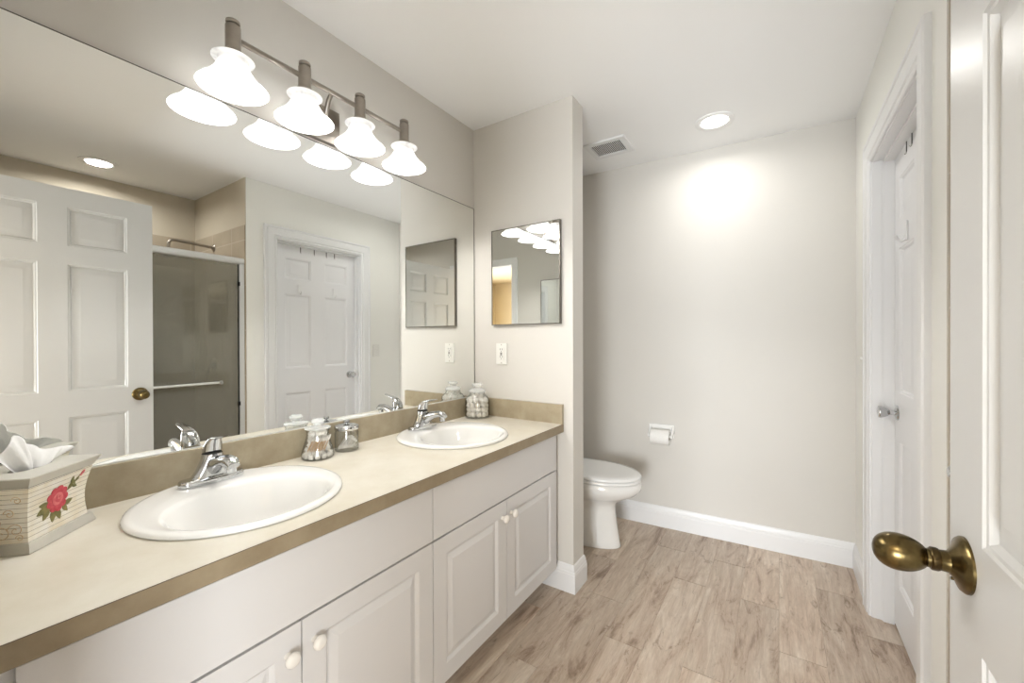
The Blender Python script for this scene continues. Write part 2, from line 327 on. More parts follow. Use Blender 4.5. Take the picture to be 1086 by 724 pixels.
# ------------------------------------------------------------------ floor: planks as real boards over a grout bed
def floor():
    bm = bmesh.new(); lay = bm.loops.layers.color.new('plank')
    pit, ln, g = .15333, .90, .0011
    offs = {-7: .75, -6: 1.341, -5: .99, -4: 1.645, -3: 2.245, -2: 2.548, -1: 2.232, 0: 1.938, 1: 2.53, 2: 2.24}
    x_lo, x_hi, y_lo, y_hi = XL-.02, .60, -.10, 3.0
    for k in range(-10, 4):
        x0, x1 = -.002+pit*k, -.002+pit*(k+1)
        xa, xb = max(x0+g, x_lo), min(x1-g, x_hi)
        if xb <= xa: continue
        o = offs.get(k, (k*.37) % ln) % ln
        y = o-3*ln
        while y < y_hi:
            ya, yb_ = max(y+g, y_lo), min(y+ln-g, y_hi); col = (random.random(), random.random(), random.random(), 1)
            if yb_ > ya:
                v = box(bm, (xa, ya, -.012), (xb, yb_, 0)); bm.faces.ensure_lookup_table()
                for f in bm.faces[-6:]:
                    for l in f.loops: l[lay] = col
            y += ln
    es = [e for e in bm.edges if all(v.co.z > -.001 for v in e.verts)]
    bmesh.ops.bevel(bm, geom=es, offset=.0007, segments=1, affect='EDGES')
    f = len(bm.faces)
    box(bm, (x_lo, y_lo, -.03), (x_hi, y_hi, -.0022)); bm.faces.ensure_lookup_table()
    for q in bm.faces[-6:]: q.material_index = 1
    return bm
struct('floor', floor(), [M_wood, M_grout], 'light wood-look plank floor running toward the back wall', 'floor', smooth=False, fix=False)

bm = bmesh.new(); box(bm, (XL-.12, -.1, CH), (XS+.12, 3.1, CH+.1))
struct('ceiling', bm, M_ceil, 'smooth white ceiling with a vent and recessed lights', 'ceiling')
bm = bmesh.new(); box(bm, (XL-.12, -.09, -.03), (XL, 3.1, CH))
struct('wall_left', bm, M_wall, 'greige painted wall behind the large vanity mirror', 'wall')
bm = bmesh.new()
v = box(bm, (XL-.12, 2.9, -.03), (.6, 3.0, CH))
for q in v:
    if q.co.y < 2.95: q.co.y = yb(q.co.x)
struct('wall_back', bm, M_wall, 'plain greige wall behind the toilet with paper holder', 'wall')
bm = bmesh.new(); box(bm, (XL, YP, 0), (XP, YP+TP, CH))
struct('wall_partition', bm, M_wall, 'short greige partition wall between vanity and toilet', 'wall')
DY0, DY1, DZ = 1.640, 2.418, 2.045      # closet door opening
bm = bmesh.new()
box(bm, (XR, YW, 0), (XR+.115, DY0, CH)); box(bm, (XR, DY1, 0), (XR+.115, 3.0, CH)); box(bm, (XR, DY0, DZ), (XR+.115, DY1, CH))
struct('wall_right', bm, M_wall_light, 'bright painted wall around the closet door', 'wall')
bm = bmesh.new(); box(bm, (XR+.115, YW+.1, 0), (XR+.7, YW+.11, CH)); box(bm, (XR+.69, YW+.1, 0), (XR+.7, 3.0, CH))
struct('wall_closet', bm, M_wall, 'closet interior wall hidden behind the closet door', 'wall')
EX0, EX1 = -.56, .25                    # entrance doorway
bm = bmesh.new()
box(bm, (XL-.12, YF-.115, 0), (EX0, YF, CH)); box(bm, (EX1, YF-.115, 0), (XS+.12, YF, CH)); box(bm, (EX0, YF-.115, 2.05), (EX1, YF, CH))
struct('wall_front', bm, M_wall, 'painted wall with the bathroom entrance doorway', 'wall')

# shower alcove
bm = bmesh.new(); box(bm, (XR+.115, YW, 0), (XS+.12, YW+.1, CH))
box(bm, (XS, YF, 0), (XS+.12, YW, CH))
struct('wall_shower', bm, M_taupe, 'taupe painted upper walls of the shower alcove', 'wall')
bm = bmesh.new()
TT = 2.09
box(bm, (XR+.004, YW-.009, 0), (XS-.009, YW+.0, TT)); box(bm, (XS-.009, YF+.009, 0), (XS, YW, TT)); box(bm, (XR+.03, YF, 0), (XS-.009, YF+.009, TT))
box(bm, (XR+.004, YF+.009, 0), (XR+.12, YW-.009, .11)); box(bm, (XR+.12, YF+.009, 0), (XS-.009, YW-.009, .03))
struct('wall_shower_tile', bm, M_tile, 'brown stone tile lining of the shower alcove', 'wall')
bm = bmesh.new(); box(bm, (XR+.0005, YW-.0035, TT), (XR+.115, YW, CH))
rr = random.Random(3)
struct('trim_5', bm, M_taupe, 'taupe painted corner above the shower tile', 'trim')

# baseboards
def bb_prof():
    h = .135
    return [(0, 0), (0, .014), (h-.047, .014), (h-.043, .0125), (h-.036, .0125), (h-.030, .0095), (h-.023, .0095), (h-.017, .0075), (h-.006, .0055), (h, .001), (h, 0)]
def baseboard(name, path, label, flip=False):
    """path of xy points along walls; board extends up; out = side to the room (left of travel unless flip)"""
    bm = bmesh.new(); P = [Vector((*p, 0)) for p in path]; rings = []
    s_ = -1 if flip else 1
    for i, p in enumerate(P):
        d0 = (P[i]-P[i-1]).normalized() if i else (P[1]-P[0]).normalized()
        d1 = (P[i+1]-P[i]).normalized() if i < len(P)-1 else d0
        z = Vector((0, 0, 1)); n0, n1 = z.cross(d0)*s_, z.cross(d1)*s_; n = n0+n1; n = n/n.dot(n0)
        rings.append([p+n*o+z*h for h, o in bb_prof()])
    loft(bm, rings); struct(name, bm, M_trim, label, 'baseboard', ang=20)
baseboard('baseboard_partition', [(-1.030, YP), (XP, YP), (XP, YP+TP), (XL, YP+TP)], 'tall white baseboard wrapping the end of the partition wall', flip=True)
baseboard('baseboard_back', [(XL, yb(XL)), (XR, yb(XR))], 'long white moulded baseboard along the back wall', flip=True)
baseboard('baseboard_right', [(XR, yb(XR)), (XR, 2.532)], 'short white baseboard between back corner and closet casing', flip=True)
baseboard('baseboard_left', [(XL, YP+TP), (XL, yb(XL))], 'white baseboard behind the toilet', flip=True)

# door casings
cas = [(0, 0), (0, .008), (.006, .012), (.012, .012), (.014, .0095), (.019, .0095), (.024, .015), (.045, .0165), (.070, .0175), (.072, .0145), (.076, .0145), (.080, .020), (.090, .020), (.094, .015), (.094, 0)]
CASW = .094
bm = bmesh.new(); r_ = .008
sweep(bm, [(XR, DY1-r_, 0), (XR, DY1-r_, DZ-r_), (XR, DY0+r_, DZ-r_), (XR, DY0+r_, 0)], [(a, b) for a, b in cas], (-1, 0, 0))
struct('trim_1', bm, M_trim, 'white moulded casing around the closet door', 'door casing', ang=20)
bm = bmesh.new()
box(bm, (XR-.001, DY1-.016, 0), (XR+.115, DY1, DZ)); box(bm, (XR-.001, DY0, 0), (XR+.115, DY0+.016, DZ)); box(bm, (XR-.001, DY0, DZ-.016), (XR+.115, DY1, DZ))
# door stop
box(bm, (XR+.036, DY1-.028, 0), (XR+.073, DY1-.016, DZ-.016)); box(bm, (XR+.036, DY0+.016, 0), (XR+.073, DY0+.028, DZ-.016)); box(bm, (XR+.036, DY0+.016, DZ-.028), (XR+.073, DY1-.016, DZ-.016))
box(bm, (XR+.033, DY1-.0215, 0), (XR+.036, DY1-.016, DZ-.016))
struct('trim_2', bm, M_trim, 'white jamb and stop inside the closet doorway', 'door jamb')
bm = bmesh.new()
sweep(bm, [(EX1-r_, YF, 0), (EX1-r_, YF, 2.04), (EX0+r_, YF, 2.04), (EX0+r_, YF, 0)], [(a*.75, b*.6) for a, b in cas], (0, 1, 0))
box(bm, (EX0, YF-.115, 0), (EX0+.014, YF, 2.05)); box(bm, (EX1-.014, YF-.115, 0), (EX1, YF-.04, 2.05)); box(bm, (EX0, YF-.115, 2.036), (EX1, YF, 2.05))
struct('trim_3', bm, M_trim, 'white casing around the bathroom entrance doorway', 'door casing', ang=20)

# ------------------------------------------------------------------ doors
DPROF = [(0, 0), (.003, .003), (.008, .0035), (.014, .0105), (.020, .0105), (.046, .002), (.049, .002)]
def six_panel(w, h, t, cols, rows):
    return panel_slab(w, h, t, [(a, b, c, d) for a, b in cols for c, d in rows], DPROF, both=True)
# entrance door, opened flat beside the shower; local x runs from latch edge to hinge edge, front faces -x world
EDY, EDX = .863, .212
d1 = empty('door_1', (EDX, EDY, .008), (0, 0, -PI/2+math.radians(.4)), label='open white six-panel door with a brass egg knob at the right edge', cat='door', kind='structure')
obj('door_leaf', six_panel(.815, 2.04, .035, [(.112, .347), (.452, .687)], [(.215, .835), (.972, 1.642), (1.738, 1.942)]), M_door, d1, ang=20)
k = empty('door_knob', (.060, 0, .927)); k.parent = d1; k['label'] = 'antique brass knob'
bm = bmesh.new(); lathe(bm, [(.037, 0), (.037, .003), (.034, .007), (.026, .010), (.020, .013), (.0145, .017), (.0135, .026), (.0145, .028)], 40, axis='-y'); obj('rosette', bm, M_brass, k)
bm = bmesh.new(); lathe(bm, [(.0145, .026), (.0155, .028), (.0155, .034), (.0135, .036)], 32, axis='-y'); obj('collar', bm, M_brassd, k)
bm = bmesh.new()
lathe(bm, [(.0125, .034)]+[(.0255*math.sin(a)**.9*(1-.10*math.cos(a)), .066-.031*math.cos(a)) for a in [math.radians(x) for x in range(30, 181, 10)]], 40, axis='-y'); obj('egg_grip', bm, M_brass, k)
bm = bmesh.new(); lathe(bm, [(.0022, .009), (.0022, .0135)], 12, c=(-.004, 0, -.0235), axis='-y'); obj('screw', bm, M_brassd, k)
bm = bmesh.new(); box(bm, (-.0012, .005, .87), (0, .03, .985)); obj('latch_plate', bm, M_brass, d1)
for z in (.25, 1.02, 1.80):
    bm = bmesh.new(); tube(bm, [(.818, -.004, z-.04), (.818, -.004, z+.04)], .005); obj('hinge', bm, M_brass, d1)

# closet door (closed); local x from hinge (near) to latch (far), front faces -x
CDX = XR+.073
d2 = empty('door_2', (CDX, DY1-.019, .012), (0, 0, -PI/2), label='closed white six-panel closet door with a chrome knob', cat='door', kind='structure')
# local x+ = world -y : latch edge at x=0
CW = DY1-DY0-.038
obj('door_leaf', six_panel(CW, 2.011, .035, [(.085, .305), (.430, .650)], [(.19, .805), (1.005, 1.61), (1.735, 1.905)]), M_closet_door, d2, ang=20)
k2 = empty('door_knob', (.062, 0, .918)); k2.parent = d2; k2['label'] = 'chrome knob'
bm = bmesh.new(); lathe(bm, [(.031, 0), (.031, .002), (.027, .007), (.018, .009), (.011, .012), (.0105, .028)], 32, axis='-y'); obj('rosette', bm, M_chrome, k2)
bm = bmesh.new(); lathe(bm, [(.0105, .026), (.014, .030), (.020, .040), (.025, .052), (.0265, .058), (.025, .063), (.018, .065), (.012, .0635), (0, .0635)], 32, axis='-y'); obj('grip', bm, M_chrome, k2)

# over-the-door hooks (4) and adhesive hooks (2)
for i, (y, side) in enumerate(((1.880, 'leftmost'), (2.000, 'second from left'), (2.112, 'third from left'), (2.190, 'rightmost'))):
    e = empty('over_door_hook', (CDX, y, 2.0), label='thin dark over-door hook on the closet door, '+side+' of four', cat='hook', group='over-door hooks on the closet door')
    bm = bmesh.new(); box(bm, (-.0030, -.0030, -.024), (-.0012, .0030, .0255)); box(bm, (-.0030, -.0035, .0240), (.034, .0035, .0255)); obj('strap', bm, M_dark, e)
    bm = bmesh.new(); tube(bm, [(-.0022, 0, -.022), (-.0030, 0, -.030), (-.006, 0, -.033), (-.008, 0, -.029)], .0012, 8); obj('hook_end', bm, M_nickel, e)
for i, (y, s) in enumerate(((1.870, 'left'), (2.185, 'right'))):
    e = empty('adhesive_hook', (CDX-.0005, y, 1.665), label='small white stick-on hook on the '+s+' side of the closet door rail', cat='hook', group='stick-on hooks on the closet door')
    bm = bmesh.new(); box(bm, (-.006, -.013, -.035), (0, .013, .04)); bevel(bm, .004, 3); obj('plate', bm, M_trim, e)
    bm = bmesh.new(); tube(bm, [(-.004, 0, -.012), (-.008, 0, -.03), (-.018, 0, -.037), (-.028, 0, -.030), (-.032, 0, -.014)], [.005, .006, .006, .005, .004], 10); obj('hook_end', bm, M_trim, e)

# ------------------------------------------------------------------ vanity cabinets
XD, XFR = -.920, -.938      # door face / face frame
CPROF = [(0, 0), (.003, .0020), (.009, .0085), (.014, .0085), (.034, .0010), (.036, .0010)]
def cabinet(y0, y1, mid, label, endL, endR, fl, fr):
    root = empty('vanity_cabinet', (XFR, (y0+y1)/2, 0), label=label, cat='cabinet'); oy = (y0+y1)/2
    bm = bmesh.new()
    # carcass as open box: sides, bottom, face frame
    D = XL+.003-XFR
    t = .016
    box(bm, (D, y0-oy, .115), (-.018, y0-oy+t, .782)); box(bm, (D, y1-oy-t, .115), (-.018, y1-oy, .782)); box(bm, (D, y0-oy+t, .115), (-.018, y1-oy-t, .131)); box(bm, (D, y0-oy+t, .131), (D+.006, y1-oy-t, .782))
    obj('carcass', bm, M_cab, root)
    bm = bmesh.new()
    for a, b, c, d in ((y0, y0+.04, .115, .782), (y1-.04, y1, .115, .782), (y0+.04, y1-.04, .115, .15), (y0+.04, y1-.04, .745, .782), (y0+.04, y1-.04, .58, .62)):
        box(bm, (-.018, a-oy, c), (0, b-oy, d))
    obj('face_frame', bm, M_cab, root)
    bm = bmesh.new(); box(bm, (-.110, y0-oy, 0), (-.096, y1-oy, .115)); obj('toe_kick', bm, M_toe, root)
    g = .0016
    bm = bmesh.new(); box(bm, (.001, fl+g-oy, .6065), (.018, fr-g-oy, .7735)); bevel(bm, .003, 2); obj('false_drawer_front', bm, M_cab, root)
    for a, b, s in ((fl, mid, 1), (mid, fr, -1)):
        w = b-a-2*g
        d = obj('door', panel_slab(w, .482, .017, [(.058, w-.058, .058, .482-.058)], CPROF), M_cab, root, (.018, a+g-oy, .118), (0, 0, PI/2), ang=15)
        kb = bmesh.new(); kx = w-.030 if s > 0 else .030
        lathe(kb, [(.0085, 0), (.0075, .006), (.0075, .010), (.0135, .015), (.0165, .020), (.0165, .024), (.013, .029), (.007, .0315), (0, .032)], 28, c=(kx, 0, .42), axis='-y')
        obj('knob', kb, M_cabknob, d)
    return root
cabinet(YF+.001, .9425, .517, 'left white double-door vanity cabinet under the nearer sink', 1, 0, .096, .9425)
cabinet(.9435, YP-.001, 1.361, 'right white double-door vanity cabinet under the farther sink', 0, 1, .9435, 1.800)

# ------------------------------------------------------------------ countertop with two round cut-outs
SX, SYS, SR = -1.203, (.522, 1.361), .243
XCF = -.900
def counter():
    bm = bmesh.new(); y0, y1 = YF, YP; x0, x1 = XL, XCF; hr = .215; zt, zb = CZ, CZ-.038
    cuts = [y0, (SYS[0]+SYS[1])/2, y1]
    for c in range(2):
        cx, cy = SX, SYS[c]; a0, a1 = cuts[c], cuts[c+1]
        angs = {2*PI*i/64 for i in range(64)} | {math.atan2(yy-cy, xx-cx) % (2*PI) for xx in (x0, x1) for yy in (a0, a1)}
        angs = sorted(angs); inn, out = [], []
        for t in angs:
            dx, dy = math.cos(t), math.sin(t)
            k = min(((x1-cx)/dx if dx > 1e-9 else (x0-cx)/dx if dx < -1e-9 else 1e9), ((a1-cy)/dy if dy > 1e-9 else (a0-cy)/dy if dy < -1e-9 else 1e9))
            inn.append((cx+hr*dx, cy+hr*dy)); out.append((cx+k*dx, cy+k*dy))
        n = len(angs)
        rings = [[(p[0], p[1], zb) for p in out], [(p[0], p[1], zb) for p in inn], [(p[0], p[1], zt) for p in inn], [(p[0], p[1], zt) for p in out]]
        loft(bm, rings, False, False)
    bmesh.ops.remove_doubles(bm, verts=bm.verts, dist=1e-5)
    return bm
ct = empty('countertop', (XL, YF, CZ), label='long beige stone-look laminate vanity countertop holding both sinks', cat='countertop')
def at(o, P):   # place with world coords under an unrotated empty
    o.parent = P; o.location = tuple(-c for c in P.location); return o
at(obj('top_surface', counter(), M_counter, smooth=False), ct)
bm = bmesh.new(); box(bm, (XCF, YF, CZ-.0385), (XCF+.0016, YP-.0005, CZ-.0012)); 
o = at(obj('front_edge', bm, M_edge_shade, smooth=False), ct); o['label'] = 'laminate front edge with shade painted into its brown'
bm = bmesh.new(); box(bm, (XCF+.0001, YF, CZ-.0012), (XCF+.0013, YP-.0005, CZ-.0001)); at(obj('edge_seam', bm, M_lam_edge, smooth=False), ct)['label'] = 'thin dark laminate seam'
bm = bmesh.new(); box(bm, (XL, YF, CZ), (XL+.019, YP, .924)); bevel(bm, .0012, 1)
o = at(obj('backsplash', bm, M_splash), ct); o['label'] = 'darker brown backsplash strip'
bm = bmesh.new(); box(bm, (XL+.019, YP-.019, CZ), (XCF+.002, YP, .922)); bevel(bm, .0012, 1); at(obj('side_splash', bm, M_splash), ct)
bm = bmesh.new(); box(bm, (XL+.019, YF, CZ), (XCF+.002, YF+.019, .922)); bevel(bm, .0012, 1); at(obj('side_splash', bm, M_splash), ct)
bm = bmesh.new(); box(bm, (XL+.019, YP-.0225, CZ), (XCF-.002, YP-.019, CZ+.0025)); at(obj('caulk_line', bm, M_caulk), ct)

# ------------------------------------------------------------------ sinks
def ell(cx, cy, rx, ry, z, n=64): return [(cx+rx*math.cos(2*PI*j/n), cy+ry*math.sin(2*PI*j/n), z) for j in range(n)]
def make_sink(y, label):
    root = empty('sink', (SX, y, CZ), label=label, cat='sink', group='round white drop-in sinks')
    bm = bmesh.new(); R = SR
    ix, rx, ry = .052, .166, .190
    rings = [ell(0, 0, R-.020, R-.020, -.02), ell(0, 0, R-.018, R-.018, .0005), ell(0, 0, R-.002, R-.002, .0008), ell(0, 0, R, R, .004), ell(0, 0, R-.002, R-.002, .009), ell(0, 0, R-.008, R-.008, .0125), ell(0, 0, R-.018, R-.018, .0135),
             ell(ix*.6, 0, rx+.024, ry+.018, .0115), ell(ix, 0, rx+.004, ry+.004, .0105), ell(ix, 0, rx-.003, ry-.003, .0075), ell(ix, 0, rx-.010, ry-.010, -.002), ell(ix, 0, rx-.022, ry-.024, -.035), ell(ix, 0, rx-.040, ry-.046, -.075), ell(ix, 0, rx-.068, ry-.082, -.108),
             ell(ix, 0, .065, .072, -.128), ell(ix, 0, .03, .03, -.135), ell(ix, 0, .021, .021, -.137)]
    # outer underside
    loft(bm, rings, False, False)
    under = [ell(ix, 0, .021, .021, -.137), ell(ix, 0, .021, .021, -.150), ell(ix, 0, .07, .08, -.142), ell(ix, 0, rx-.05, ry-.06, -.115), ell(ix*.8, 0, rx-.012, ry-.012, -.05), ell(0, 0, R-.036, R-.036, -.02), ell(0, 0, R-.020, R-.020, -.02)]
    loft(bm, under, False, False); bmesh.ops.remove_doubles(bm, verts=bm.verts, dist=1e-5)
    obj('basin', bm, M_porc, root, ang=60)
    bm = bmesh.new(); lathe(bm, [(.0205, -.145), (.0205, -.1355), (.027, -.1345), (.0265, -.1335), (.017, -.1335), (.017, -.137), (.015, -.137), (.015, -.132), (.013, -.130), (0, -.1295)], 32, c=(ix, 0, 0)); obj('drain', bm, M_chrome, root)
    bm = bmesh.new(); lathe(bm, [(.009, 0), (.009, .002), (.006, .0025), (.006, .0005), (0, .0005)], 20, c=(-.098, 0, -.040), axis='x'); obj('overflow_ring', bm, M_chrome, root)
    return root
make_sink(SYS[0], 'round white porcelain sink in the nearer half of the counter, beside the tissue box')
make_sink(SYS[1], 'round white porcelain sink at the far end of the counter, beside the cotton ball jar')

# ------------------------------------------------------------------ faucets (local: spout toward +x, base along y)
def rrect(hx, hy, z, cx=0, n=40, p=3.2):
    out = []
    for j in range(n):
        t = 2*PI*j/n; c, s = math.cos(t), math.sin(t)
        out.append((cx+hx*math.copysign(abs(c)**(2/p), c), hy*math.copysign(abs(s)**(2/p), s), z))
    return out
def make_faucet(y, label, sx):
    root = empty('faucet', (sx, y, CZ+.0125), label=label, cat='faucet', group='chrome single-lever sink faucets')
    bm = bmesh.new()
    loft(bm, [rrect(.0255, .0795, 0), rrect(.0265, .0805, .003), rrect(.0265, .0805, .0125), rrect(.0255, .0795, .0160), rrect(.0238, .077, .0180), rrect(.0232, .056, .0190), rrect(.0230, .050, .0225), rrect(.0225, .041, .036), rrect(.0215, .033, .052), rrect(.0215, .0275, .068, p=2.6), rrect(.0225, .0250, .082, p=2.2)])
    obj('base', bm, M_chrome, root, ang=30)
    # spout: flattened tube rising slightly then out
    bm = bmesh.new(); rings = []
    P = [(.008, .044), (.035, .058), (.070, .071), (.102, .078), (.124, .076), (.137, .066)]
    for i, (x, z) in enumerate(P):
        w = (.022, .0205, .0185, .0175, .0175, .0150)[i]; h = (.026, .021, .0155, .0135, .0135, .0100)[i]
        dx = P[min(i+1, 5)][0]-P[max(i-1, 0)][0]; dz = P[min(i+1, 5)][1]-P[max(i-1, 0)][1]; L = math.hypot(dx, dz); dx /= L; dz /= L
        rings.append([(x-dz*h*math.sin(t), w*math.cos(t), z+dx*h*math.sin(t)) for t in [2*PI*j/24 for j in range(24)]])
    loft(bm, rings); obj('spout', bm, M_chrome, root, ang=50)
    bm = bmesh.new(); lathe(bm, [(.0115, .048), (.0120, .051), (.0120, .064), (.009, .068)], 24, c=(.122, 0, 0)); obj('aerator', bm, M_chrome, root)
    bm = bmesh.new(); lathe(bm, [(.0225, .083), (.0225, .0865)], 32); obj('seam_ring', bm, M_black, root)
    # lever hub leaning and lever forward
    h = empty('handle', (0, 0, 0)); h.parent = root
    bm = bmesh.new(); rings = []
    for z, x, rx, ry in ((.0865, 0, .0245, .0245), (.097, .001, .0245, .0240), (.109, .004, .0235, .0225), (.119, .009, .021, .0195), (.127, .015, .017, .015), (.132, .022, .010, .010)):
        rings.append([(x+rx*math.cos(t), ry*math.sin(t), z+.25*rx*math.cos(t)) for t in [2*PI*j/28 for j in range(28)]])
    loft(bm, rings); obj('hub', bm, M_chrome, h, ang=50)
    bm = bmesh.new(); rings = []
    for x, z, w, t_ in ((.006, .121, .014, .007), (.026, .1285, .0135, .0055), (.046, .133, .013, .0040), (.066, .1365, .0135, .0030), (.080, .1395, .0125, .0025), (.087, .1415, .007, .0018)):
        rings.append([(x-.25*t_*math.sin(t), w*math.cos(t), z+t_*math.sin(t)) for t in [2*PI*j/20 for j in range(20)]])
    loft(bm, rings); obj('lever', bm, M_chrome, h, ang=50)
    bm = bmesh.new(); lathe(bm, [(.0035, .0215), (.0035, .0238), (.002, .0245)], 16, c=(0, .003, .101), axis='x'); obj('red_marker', bm, M_redm, h)['label'] = 'red dot'
    return root
make_faucet(.513, 'chrome single-lever faucet on the nearer sink', -1.380)
make_faucet(1.345, 'chrome single-lever faucet on the far sink', -1.375)

# ------------------------------------------------------------------ big mirror, backsplash trim
wm = empty('vanity_mirror', (XL, YF, .924), label='large frameless rectangular mirror spanning the wall above the vanity', cat='mirror')
bm = bmesh.new(); box(bm, (XL+.0005, YF+.002, .9265), (XL+.004, YP-.006, 1.990)); at(obj('glass_pane', bm, M_mirror, smooth=False), wm)
bm = bmesh.new(); box(bm, (XL+.0004, YF+.002, 1.990), (XL+.0045, YP-.0035, 1.9925)); box(bm, (XL+.0004, YP-.006, .9265), (XL+.0046, YP-.0025, 1.9925)); at(obj('dark_edge', bm, M_rim, smooth=False), wm)['label'] = 'dark polished mirror edge'
bm = bmesh.new(); box(bm, (XL+.0004, YF+.002, .924), (XL+.007, YP-.003, .9268)); at(obj('bottom_channel', bm, M_alu, smooth=False), wm)

# ------------------------------------------------------------------ medicine cabinets
def med_cab(xc, y, rz, label):
    root = empty('medicine_cabinet', (xc, y, 1.583), (0, 0, rz), label=label, cat='medicine cabinet'); w, h = .2095, .259
    bm = bmesh.new(); box(bm, (-w+.004, -.012, -h+.004), (w-.004, -.0003, h-.004)); obj('case', bm, M_dark, root)
    bm = bmesh.new(); box(bm, (-w+.004, -.0165, -h+.004), (w-.004, -.0125, h-.004)); obj('mirror_door', bm, M_mirror, root, smooth=False)
    bm = bmesh.new()
    for a, b, c, d in ((-w, w, h-.0045, h), (-w, w, -h, -h+.0045), (-w, -w+.0045, -h+.0045, h-.0045), (w-.0045, w, -h+.0045, h-.0045)): box(bm, (a, -.0185, c), (b, -.0003, d))
    obj('frame', bm, M_frame, root, smooth=False); return root
med_cab(-1.117, YP, 0, 'small mirrored medicine cabinet with thin dark frame above the outlet on the partition')
med_cab(-1.12, YF, PI, 'small mirrored medicine cabinet on the entrance wall beside the doorway')

# ------------------------------------------------------------------ outlet and switch
ol = empty('power_outlet', (-1.270, YP, 1.168), label='white duplex outlet with dark slots under the medicine cabinet', cat='outlet')
bm = bmesh.new(); box(bm, (-.035, -.006, -.0575), (.035, 0, .0575)); bevel(bm, .003, 2); obj('cover_plate', bm, M_plast, ol)
bm = bmesh.new(); box(bm, (-.0165, -.0085, -.034), (.0165, -.005, .034)); bevel(bm, .0015, 1); obj('receptacle', bm, M_plast, ol)
for s in (-1, 1):
    bm = bmesh.new(); z = s*.020
    box(bm, (-.008, -.0092, z), (-.0058, -.0084, z+.009)); box(bm, (.0058, -.0092, z), (.008, -.0084, z+.009)); box(bm, (-.002, -.0092, z-.008), (.002, -.0084, z-.004))
    obj('slots', bm, M_black, ol)
    bm = bmesh.new(); box(bm, (-.006, -.0098, s*.0045-.0025), (.006, -.0084, s*.0045+.0025)); obj('test_button', bm, M_black, ol)
    bm = bmesh.new(); lathe(bm, [(.003, .0055), (.003, .0068), (0, .0072)], 12, c=(0, 0, s*.049), axis='-y'); obj('screw', bm, M_nickel, ol)
sw = empty('light_switch', (XR, 2.580, 1.146), label='white toggle light switch on the wall past the closet door', cat='switch')
bm = bmesh.new(); box(bm, (-.006, -.035, -.0575), (0, .035, .0575)); bevel(bm, .003, 2); obj('cover_plate', bm, M_plast, sw)
bm = bmesh.new(); v = box(bm, (-.018, -.005, -.003), (-.004, .005, .009)); obj('toggle', bm, M_plast, sw)

# ------------------------------------------------------------------ vanity light
LX, LZ = -1.352, 1.990
LY = (.562, .780, .999, 1.220)
vl = empty('vanity_light', (XL, .884, 2.07), label='brushed nickel four-lamp vanity light with white bell shades above the mirror', cat='wall light')
def vobj(name, bm, m, par=vl, **k):
    o = obj(name, bm, m, **k); o.parent = par; o.location = -(vl.location) if par is vl else (0, 0, 0); return o
bm = bmesh.new(); box(bm, (XL, .800, 2.001), (XL+.020, .972, 2.132)); bevel(bm, .004, 2); vobj('backplate', bm, M_nickel)
bm = bmesh.new(); tube(bm, [(XL+.018, .886, 2.055), (XL+.040, .886, 2.052), (XL+.060, .886, 2.066), (XL+.072, .886, 2.095), (XL+.082, .886, 2.122), (LX-.012, .886, 2.140)], .0085, 14); vobj('arm', bm, M_nickel)
bm = bmesh.new(); tube(bm, [(LX-.006, LY[0]-.0, 2.143), (LX-.006, LY[3]+.0, 2.143)], .0085, 14); vobj('crossbar', bm, M_nickel)
for y in LY:
    bm = bmesh.new()
    lathe(bm, [(.0180, 2.168), (.0200, 2.171), (.0200, 2.104), (.0210, 2.101), (.0265, 2.096), (.0280, 2.090), (.0280, 2.078), (.024, 2.074)], 32, c=(LX, y, 0)); lathe(bm, [(.0105, 2.168), (.0105, 2.180)], 24, c=(LX, y, 0))
    lathe(bm, [(.0165, 2.179), (.0185, 2.181), (.0185, 2.187), (.015, 2.190), (0, 2.191)], 32, c=(LX, y, 0))
    s = vobj('socket', bm, M_nickel)
    bm = bmesh.new()
    prof = [(.024, 2.078), (.0530, 2.0765), (.0550, 2.0748), (.0530, 2.0730), (.044, 2.0725), (.0400, 2.069), (.0395, 2.062), (.0425, 2.051), (.051, 2.035), (.064, 2.017), (.078, 2.004), (.089, 1.995), (.0925, 1.990)]
    inner = [(.0905, 1.990), (.087, 1.997), (.076, 2.0065), (.062, 2.0195), (.049, 2.037), (.0405, 2.052), (.0375, 2.062), (.0375, 2.069), (.024, 2.074)]
    lathe(bm, [(a, b) for a, b in prof+inner], 48, c=(LX, y, 0), cap0=False, cap1=False)
    sh = vobj('glass_shade', bm, M_shade, ang=60); sh['label'] = 'frosted white glass bell shade'
    bm = bmesh.new(); lathe(bm, [(.026, 2.0735), (.0315, 2.072), (.0315, 2.052), (.028, 2.049), (0, 2.049)], 28, c=(LX, y, 0)); vobj('lamp_holder', bm, M_plast)  # unseen holder cup, added to keep bulb light off the glass neck
    bm = bmesh.new(); lathe(bm, [(.014, 2.0485), (.022, 2.047), (.025, 2.043), (.022, 2.0385), (.012, 2.036), (0, 2.0355)], 24, c=(LX, y, 0)); b = vobj('bulb', bm, M_bulb)
    l = bpy.data.lights.new('vanity_bulb_light', 'POINT'); l.energy = BULB_W; l.color = (1, .98, .955); l.shadow_soft_size = .010
    lo = bpy.data.objects.new('vanity_bulb_light', l); COL.objects.link(lo); lo.location = (LX, y, 2.024)

